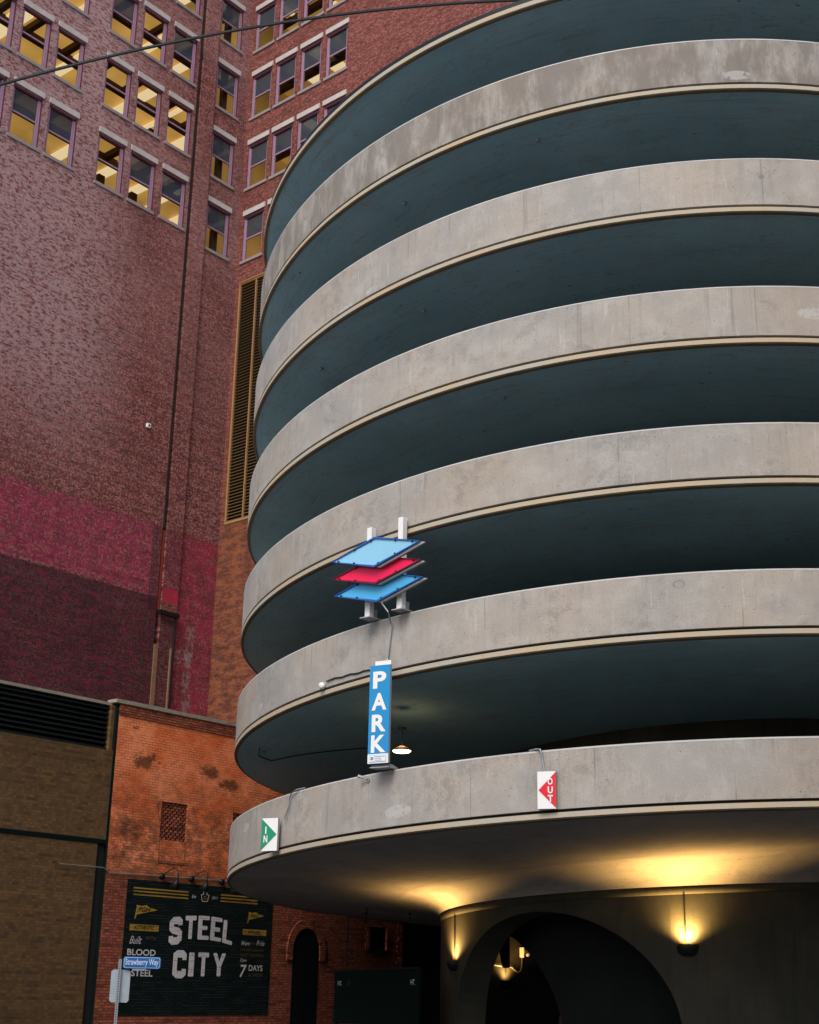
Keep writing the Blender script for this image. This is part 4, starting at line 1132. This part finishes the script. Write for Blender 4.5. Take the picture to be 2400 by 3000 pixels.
# mural
MX0, MX1, MZ0, MZ1 = -7.215, -1.645, 0.75, 4.205
mur = MB().box(MX0, MX1, -0.010, -0.001, MZ0, MZ1).build("mural", 'mural_black', shop, "black painted mural reading STEEL CITY in big white letters")
def letter(ch):
    t = 0.17
    if ch == 'S': return stroke([(0.83, 0.70), (0.83, 0.84), (0.70, 0.92), (0.32, 0.92), (0.17, 0.83), (0.17, 0.63), (0.30, 0.54), (0.70, 0.46), (0.83, 0.37), (0.83, 0.17), (0.68, 0.08), (0.30, 0.08), (0.17, 0.16), (0.17, 0.30)], 0.15)
    if ch == 'C': return stroke([(0.84, 0.68), (0.84, 0.84), (0.70, 0.92), (0.32, 0.92), (0.16, 0.84), (0.16, 0.16), (0.32, 0.08), (0.70, 0.08), (0.84, 0.16), (0.84, 0.32)], 0.15)
    if ch == 'T': return [(0.34, 0.03), (0.40, 0), (0.60, 0), (0.66, 0.03), (0.66, 0.80), (0.95, 0.80), (1, 0.83), (1, 0.97), (0.95, 1), (0.05, 1), (0, 0.97), (0, 0.83), (0.05, 0.80), (0.34, 0.80)]
    if ch == 'E': return [(0.05, 0), (0.92, 0), (1, 0.03), (1, 0.14), (0.92, 0.17), (0.36, 0.17), (0.36, 0.41), (0.78, 0.41), (0.84, 0.44), (0.84, 0.55), (0.78, 0.58), (0.36, 0.58), (0.36, 0.83), (0.92, 0.83), (1, 0.86), (1, 0.97), (0.92, 1), (0.05, 1), (0, 0.97), (0, 0.03)]
    if ch == 'L': return [(0.05, 0), (0.95, 0), (1, 0.03), (1, 0.14), (0.95, 0.17), (0.36, 0.17), (0.36, 0.97), (0.30, 1), (0.06, 1), (0, 0.97), (0, 0.03)]
    if ch == 'I': return [(0.08, 0), (0.92, 0), (1, 0.03), (1, 0.97), (0.92, 1), (0.08, 1), (0, 0.97), (0, 0.03)]
    if ch == 'Y': return [(0.35, 0.03), (0.41, 0), (0.59, 0), (0.65, 0.03), (0.65, 0.42), (1, 0.95), (0.96, 1), (0.76, 1), (0.70, 0.97), (0.5, 0.62), (0.30, 0.97), (0.24, 1), (0.04, 1), (0, 0.95), (0.35, 0.42)]
def put_letter(ch, x0, z0, x1, z1, rot=0.0, sk=0.0):
    cx, cz = (x0 + x1) / 2, (z0 + z1) / 2
    q = []
    for a, b in letter(ch):
        x, z = x0 + a * (x1 - x0) - cx, z0 + b * (z1 - z0) - cz
        z += sk * x
        q.append((cx + x * cos(rot) - z * sin(rot), cz + x * sin(rot) + z * cos(rot)))
    MB().prism(q, -0.015, -0.0105).build("big_letter", 'mural_white', mur)
put_letter('S', -5.64, 2.62, -5.16, 3.26, 0.0, 0.12)
put_letter('T', -5.06, 2.74, -4.66, 3.36, 0.0, 0.05)
put_letter('E', -4.58, 2.74, -4.16, 3.38, 0.0, 0.0)
put_letter('E', -4.10, 2.72, -3.67, 3.36, -0.02, -0.06)
put_letter('L', -3.62, 2.66, -3.23, 3.28, -0.05, -0.12)
put_letter('C', -5.42, 1.75, -4.93, 2.39)
put_letter('I', -4.84, 1.76, -4.65, 2.39)
put_letter('T', -4.50, 1.77, -4.10, 2.40)
put_letter('Y', -3.93, 1.78, -3.46, 2.40)
def words(mat, lst):
    for a in lst:
        w = MB(); put_text(w, *a); w.build("lettering", mat, mur)
words('mural_white', [("BLOOD", -7.05, 2.26, -6.06, 2.42, -0.013, 0.02),
    ("STEEL", -6.86, 1.73, -6.12, 1.90, -0.013, 0.02),
    ("Built", -7.0, 2.55, -6.58, 2.75, -0.013, 0.0, 0.4),
    ("Est", -4.89, 3.84, -4.72, 3.92, -0.013, 0.0, 0.3),
    ("2011", -4.13, 3.85, -3.90, 3.92, -0.013, 0.0, 0.3),
    ("Worn", -2.86, 2.64, -2.52, 2.76, -0.013, 0.0, 0.4),
    ("Pride", -2.26, 2.65, -1.93, 2.79, -0.013, 0.0, 0.4),
    ("Open", -2.88, 2.17, -2.62, 2.28, -0.013, 0.0, 0.4),
    ("7", -2.87, 1.77, -2.60, 2.11, -0.013, 0.01, 0.15),
    ("DAYS", -2.52, 1.95, -1.96, 2.11, -0.013, 0.01),
    ])
sm = MB()
kx, kz = -4.39, 3.90      # keystone outline
ko = [(-0.075, 0.14), (0.075, 0.14), (0.06, 0.05), (0.15, 0.05), (0.10, -0.13), (-0.10, -0.13), (-0.15, 0.05), (-0.06, 0.05)]
for i in range(len(ko)):
    a, b = Vector(ko[i]), Vector(ko[(i + 1) % len(ko)])
    d = (b - a).normalized(); nn = Vector((-d.y, d.x)) * 0.008
    a2, b2 = a + d * 0.009, b - d * 0.009
    sm.prism([(kx + q.x, kz + q.y) for q in (a2 - nn, b2 - nn, b2 + nn, a2 + nn)], -0.014, -0.0105)
sm.build("keystone_emblem", 'mural_white', mur)
for i in range(3):
    z = 3.985 - i * 0.085
    MB().box(-6.99, -5.02, -0.014, -0.0105, z - 0.018, z + 0.018).build("gold_stripe", 'mural_gold', mur)
    MB().box(-3.78, -2.3, -0.014, -0.0105, z - 0.018, z + 0.018).build("gold_stripe", 'mural_gold', mur)
def pennant(x, z, s):
    MB().prism([(x, z), (x + 0.02 * s, z - 0.02), (x + 0.07 * s, z + 0.10 * s), (x + 0.34 * s, z + 0.155 * s), (x + 0.78 * s, z + 0.245 * s), (x + 0.5 * s, z + 0.30 * s), (x + 0.38 * s, z + 0.36 * s), (x + 0.22 * s, z + 0.325 * s), (x + 0.03 * s, z + 0.35 * s), (x + 0.05 * s, z + 0.3 * s)], -0.014, -0.0105).build("pennant", 'mural_gold', mur)
pennant(-6.89, 3.20, 1.0); pennant(-2.67, 3.27, 0.86)
MB().box(-7.03, -6.02, -0.014, -0.0105, 2.89, 3.05).build("gold_plaque", 'mural_gold', mur)
MB().box(-2.84, -1.88, -0.014, -0.0105, 2.93, 3.09).build("gold_plaque", 'mural_gold', mur)
MB().lathe([(0.035, -0.014), (0.05, -0.014), (0.05, -0.0105)], (kx, 0, kz - 0.03), 12, 'Y').build("emblem_ring", 'mural_gold', mur)
words('mural_black', [("PGH", -6.78, 3.38, -6.36, 3.50, -0.018, 0.02, 0.25), ("PGH", -2.57, 3.42, -2.25, 3.52, -0.018, 0.02, 0.25),
    ("AUTHENTIC", -6.90, 2.92, -6.18, 3.02, -0.018, 0.02), ("APPAREL", -2.64, 2.965, -2.10, 3.055, -0.018, 0.02)])
words('mural_dim', [("WITH", -6.45, 2.66, -6.10, 2.755, -0.013, 0.0, 0, 1.2), ("With", -2.47, 2.67, -2.32, 2.74, -0.013, 0.0, 0.3),
    ("HIGHEST QUALITY", -2.88, 2.475, -1.94, 2.55, -0.013, 0.0), ("SOFT GOODS", -2.88, 2.335, -1.96, 2.42, -0.013, 0.0, 0, 1.1), ("A WEEK", -2.52, 1.79, -1.94, 1.885, -0.013, 0.0, 0, 1.15)])

# conduit and three gooseneck lamps over the mural
o = MB().tube([(-9.5, -0.03, 4.42), (-8.12, -0.03, 4.425), (-8.05, -0.03, 4.41), (-7.88, -0.03, 4.315), (-7.80, -0.03, 4.31), (-6.0, -0.03, 4.345), (-3.0, -0.03, 4.385), (-1.5, -0.03, 4.39)], 0.016, 8).build("wall_conduit", 'galv')
o.location = (OP[0], OP[1], 0); o.rotation_euler = (0, 0, ANG1)
tag(o, "thin pale conduit crossing the orange wall above the mural", "conduit")
def gooseneck(x, label):
    t = thing("gooseneck_lamp", label, "wall lamp", (OP[0] + x * cos(ANG1), OP[1] + x * sin(ANG1), 4.35), ANG1, "gooseneck lamps over the mural")
    MB().lathe([(0.001, -0.09), (0.06, -0.085), (0.085, -0.05), (0.09, 0.0)], (0, -0.001, 0), 16, 'Y').build("junction_box", 'dark_metal', t, smooth=True)
    pts = [(0.0, -0.05, 0.02), (0.02, -0.18, 0.09), (0.03, -0.36, 0.17), (0.03, -0.52, 0.20), (0.03, -0.62, 0.15), (0.03, -0.65, 0.05), (0.03, -0.65, -0.12)]
    MB().tube(pts, 0.014, 8).build("arm", 'dark_metal', t, smooth=True)
    sh = MB().lathe([(0.025, 0.0), (0.035, -0.05), (0.055, -0.08), (0.15, -0.25), (0.145, -0.25), (0.05, -0.085), (0.02, -0.05)], (0, 0, 0), 20).build("shade", 'dark_metal', t, smooth=True)
    sh.location = (0.03, -0.65, -0.10); sh.rotation_euler = (radians(28), 0, 0)
gooseneck(-6.05, "black gooseneck lamp above the mural's left gold stripes")
gooseneck(-4.96, "black gooseneck lamp above the middle of the mural")
gooseneck(-3.80, "black gooseneck lamp beside the concrete ramp edge, mostly hidden by it")

# ------------------------------------------------------------------ tan brick building at the far left
tan = on_orange("tan_brick_building", "tan brick building with a black louvre at the far left", "building")
wall(-24.0, -8.02, 5.16, 7.52, [], 0.3, 0.07).build("upper_wall", 'brick_tan', tan)
wall(-24.0, -8.27, 0.0, 5.04, [], 0.3, 0.07).build("lower_wall", 'brick_tan', tan)
MB().box(-24.0, -8.02, 0.05, 0.5, 5.045, 5.155).build("band", 'black_green', tan)
MB().box(-8.265, -8.0, 0.12, 0.5, 0.0, 5.04).build("gap_shade_fill", 'black', tan)  # black filler painting the shade between the two buildings
MB().box(-8.018, -7.985, 0.04, 0.5, 5.0, 8.80).build("corner_strip", 'black_green', tan)  # thin dark strip for the same shade higher up
MB().box(-24, -7.99, 0.40, 0.6, 7.53, 8.75).build("roof_screen", 'black_green', tan)
MB().add([(-24, 0.6, 8.4), (-7.99, 0.6, 8.4), (-7.99, 9, 8.4), (-24, 9, 8.4)], [(0, 1, 2, 3)]).build("roof", 'roof_pale', tan)
lo_ = MB()
for i in range(9):
    z = 7.56 + i * 0.135
    lo_.add([(-24, 0.22, z), (-8.15, 0.22, z), (-8.15, 0.36, z + 0.10), (-24, 0.36, z + 0.10), (-24, 0.22, z + 0.025), (-8.15, 0.22, z + 0.025), (-8.15, 0.36, z + 0.125), (-24, 0.36, z + 0.125)],
            [(0, 1, 2, 3), (7, 6, 5, 4), (0, 4, 5, 1), (1, 5, 6, 2), (2, 6, 7, 3), (3, 7, 4, 0)])
lo_.build("louver_slats", 'dark_metal', tan)
MB().box(-24, -8.05, 0.20, 0.40, 8.76, 8.84).build("cornice", 'coping', tan)
MB().box(-8.14, -8.03, 0.12, 0.395, 7.53, 8.76).build("end_pier", 'brick_tan', tan)

# ------------------------------------------------------------------ dark block behind the drum, right of the orange wall
back = thing("dark_garage_wall", "garage wall coloured near black for deep shade, right of the brick end wall", "wall", (OP[0], OP[1], 0), ANG1)
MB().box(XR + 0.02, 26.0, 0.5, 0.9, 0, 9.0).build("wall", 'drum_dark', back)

# ------------------------------------------------------------------ height-limit panel, hanging pipe and rods under the ramp
hb = thing("height_limit_panel", "dark overhead clearance panel marked HT. under the ramp edge", "sign", (-1.609, 35.964, 0), atan2(33.998 - 35.964, 0.437 + 1.609))
W = hypot(33.998 - 35.964, 0.437 + 1.609) + 0.0
MB().prism([(0, 0.75), (W, 0.75), (W, 2.01), (0, 1.92)], 0.0, 0.08).build("board", 'black_green', hb)
MB().box(0.45, 0.58, -0.012, -0.002, 1.60, 1.74).build("patch", 'dark_metal', hb)
MB().prism([(0, 1.922), (W, 2.012), (W, 2.04), (0, 1.95)], -0.02, 0.10).build("top_rail", 'dark_metal', hb)
lt = MB()
put_text(lt, "HT.", 0.13, 1.60, 0.26, 1.70, -0.006, 0.0)
put_text(lt, "HT.", W - 0.28, 1.64, W - 0.13, 1.76, -0.006, 0.0)
lt.build("lettering", 'mural_white', hb)
for xx in (0.05, W - 0.05):
    MB().box(xx - 0.04, xx + 0.04, 0.0, 0.08, 0.0, 0.748).build("leg", 'dark_metal', hb)
o = MB().tube([(1.46, -0.22, 2.0), (1.46, -0.22, 2.9), (1.47, -0.22, 3.78)], 0.03, 8)
o.box(1.40, 1.52, -0.24, -0.19, 2.86, 2.92)
o = o.build("drain_pipe", 'dark_metal'); o.location = (OP[0], OP[1], 0); o.rotation_euler = (0, 0, ANG1)
tag(o, "thin dark vertical drain pipe in front of the brick wall under the ramp", "pipe")
def hanger(px, py, z0, z1, label):
    mb = MB().tube([(0, 0, 0), (0, 0, z1 - z0)], 0.012, 6).box(-0.05, 0.03, -0.02, 0.02, (z1 - z0) * 0.55, (z1 - z0) * 0.62).box(-0.02, 0.06, -0.02, 0.02, (z1 - z0) * 0.75, (z1 - z0) * 0.8)
    o = mb.build("hanger_rod", 'dark_metal'); o.location = (px, py, z0); tag(o, label, "hanger rod", "hanger rods under the lowest soffit")
hanger(-0.93, 38.4, 3.12, 3.62, "short dark hanger rod under the soffit, left of the pair")
hanger(0.22, 38.4, 3.14, 3.62, "short dark hanger rod under the soffit, nearest the drum")

# ------------------------------------------------------------------ street name sign and the back of a traffic sign
st = thing("street_sign", "blue street sign reading Strawberry Way on a perforated post", "street sign", (-5.617, 29.469, 0), radians(12))
po = MB()
po.box(-0.03, 0.03, -0.02, 0.02, 0.0, 2.02)
po.build("post", 'galv', st)
ho = MB()
for i in range(40):
    z = 0.1 + i * 0.048
    ho.box(-0.009, 0.009, -0.0225, -0.0205, z, z + 0.02)
ho.build("post_holes", 'black', st)
MB().box(0.06, 0.80, -0.012, 0.0, 1.845, 2.075, 0.03).build("blade", 'street_blue', st)
MB().box(0.075, 0.785, -0.0145, -0.0125, 1.86, 2.06, 0.025).build("blade_border", 'street_white', st)
MB().box(0.083, 0.777, -0.017, -0.015, 1.868, 2.052, 0.022).build("blade_field", 'street_blue', st)
lt = MB(); put_text(lt, "Strawberry Way", 0.10, 1.88, 0.755, 2.035, -0.0195, 0.01)
lt.build("lettering", 'street_white', st)
MB().box(0.25, 0.52, -0.01, 0.0, 1.825, 1.842).build("bracket", 'galv', st)
tb = thing("traffic_sign", "bare metal back of a traffic sign below the blue street sign", "traffic sign", (-5.593, 29.52, 0), radians(12))
MB().box(-0.19, 0.19, 0.02, 0.03, 1.2, 1.82, 0.04).build("sign_plate", 'back_sign', tb)
MB().box(-0.012, 0.012, 0.012, 0.0195, 1.2, 1.8).build("post_strap", 'galv', tb)

# ------------------------------------------------------------------ overhead cable
pts = []
A_ = Vector((-13.0, 27.0, 21.9)); 
for i in range(40):
    t = i / 39
    x = -13.0 + 22.0 * t
    pts.append((x, 28.0 + 1.5 * t + (0.9 if True else 0), 23.16 + (x + 7.95) * 0.372 - 0.012 * (x + 7.95) ** 2))
c_ = MB().tube(pts, 0.03, 8).tube([(p[0], p[1], p[2] + 0.045) for p in pts], 0.014, 6).build("overhead_cable", 'cable')
tag(c_, "black overhead cable crossing the top left corner in front of the brick building", "cable")

# ------------------------------------------------------------------ unseen blocks added behind and beside the viewer to block sky and bounce light
def block(label, x0, x1, y0, y1, h, mat, rz=0.0):
    b = thing("unseen_light_block", label, "building", ((x0 + x1) / 2, (y0 + y1) / 2, 0), rz)
    wx, wy = (x1 - x0) / 2, (y1 - y0) / 2
    mb = MB()
    q = [(-wx, -wy), (wx, -wy), (wx, wy), (-wx, wy)]
    for i in range(4):
        a, c = q[i], q[(i + 1) % 4]
        mb.add([(a[0], a[1], 0), (c[0], c[1], 0), (c[0], c[1], h), (a[0], a[1], h)], [(0, 1, 2, 3)])
    mb.build("wall", mat, b)
    MB().add([(-wx, -wy, h - 0.4), (wx, -wy, h - 0.4), (wx, wy, h - 0.4), (-wx, wy, h - 0.4)], [(0, 1, 2, 3)]).build("roof", 'roof_pale', b)
    return b
block("unseen low brown block added behind the viewer to shape the light", -40, 34, -46, -13, 8, 'brick_tan')
block("unseen grey block added on the right to block low sky", 23, 60, -12, 60, 24, 'brick_gray')
block("unseen low brick block added on the left to shape the light", -60, -25, -12, 24, 6, 'brick_low')
kb = MB().box(-20, 24, 4.85, 4.99, 0, 0.14).build("kerb", 'kerb'); tag(kb, "granite kerb along the street edge", kind="structure")
pv = MB().box(-20, 24, 1.0, 4.849, 0, 0.135).build("pavement", 'pavement'); tag(pv, "concrete pavement beside the street", kind="structure")
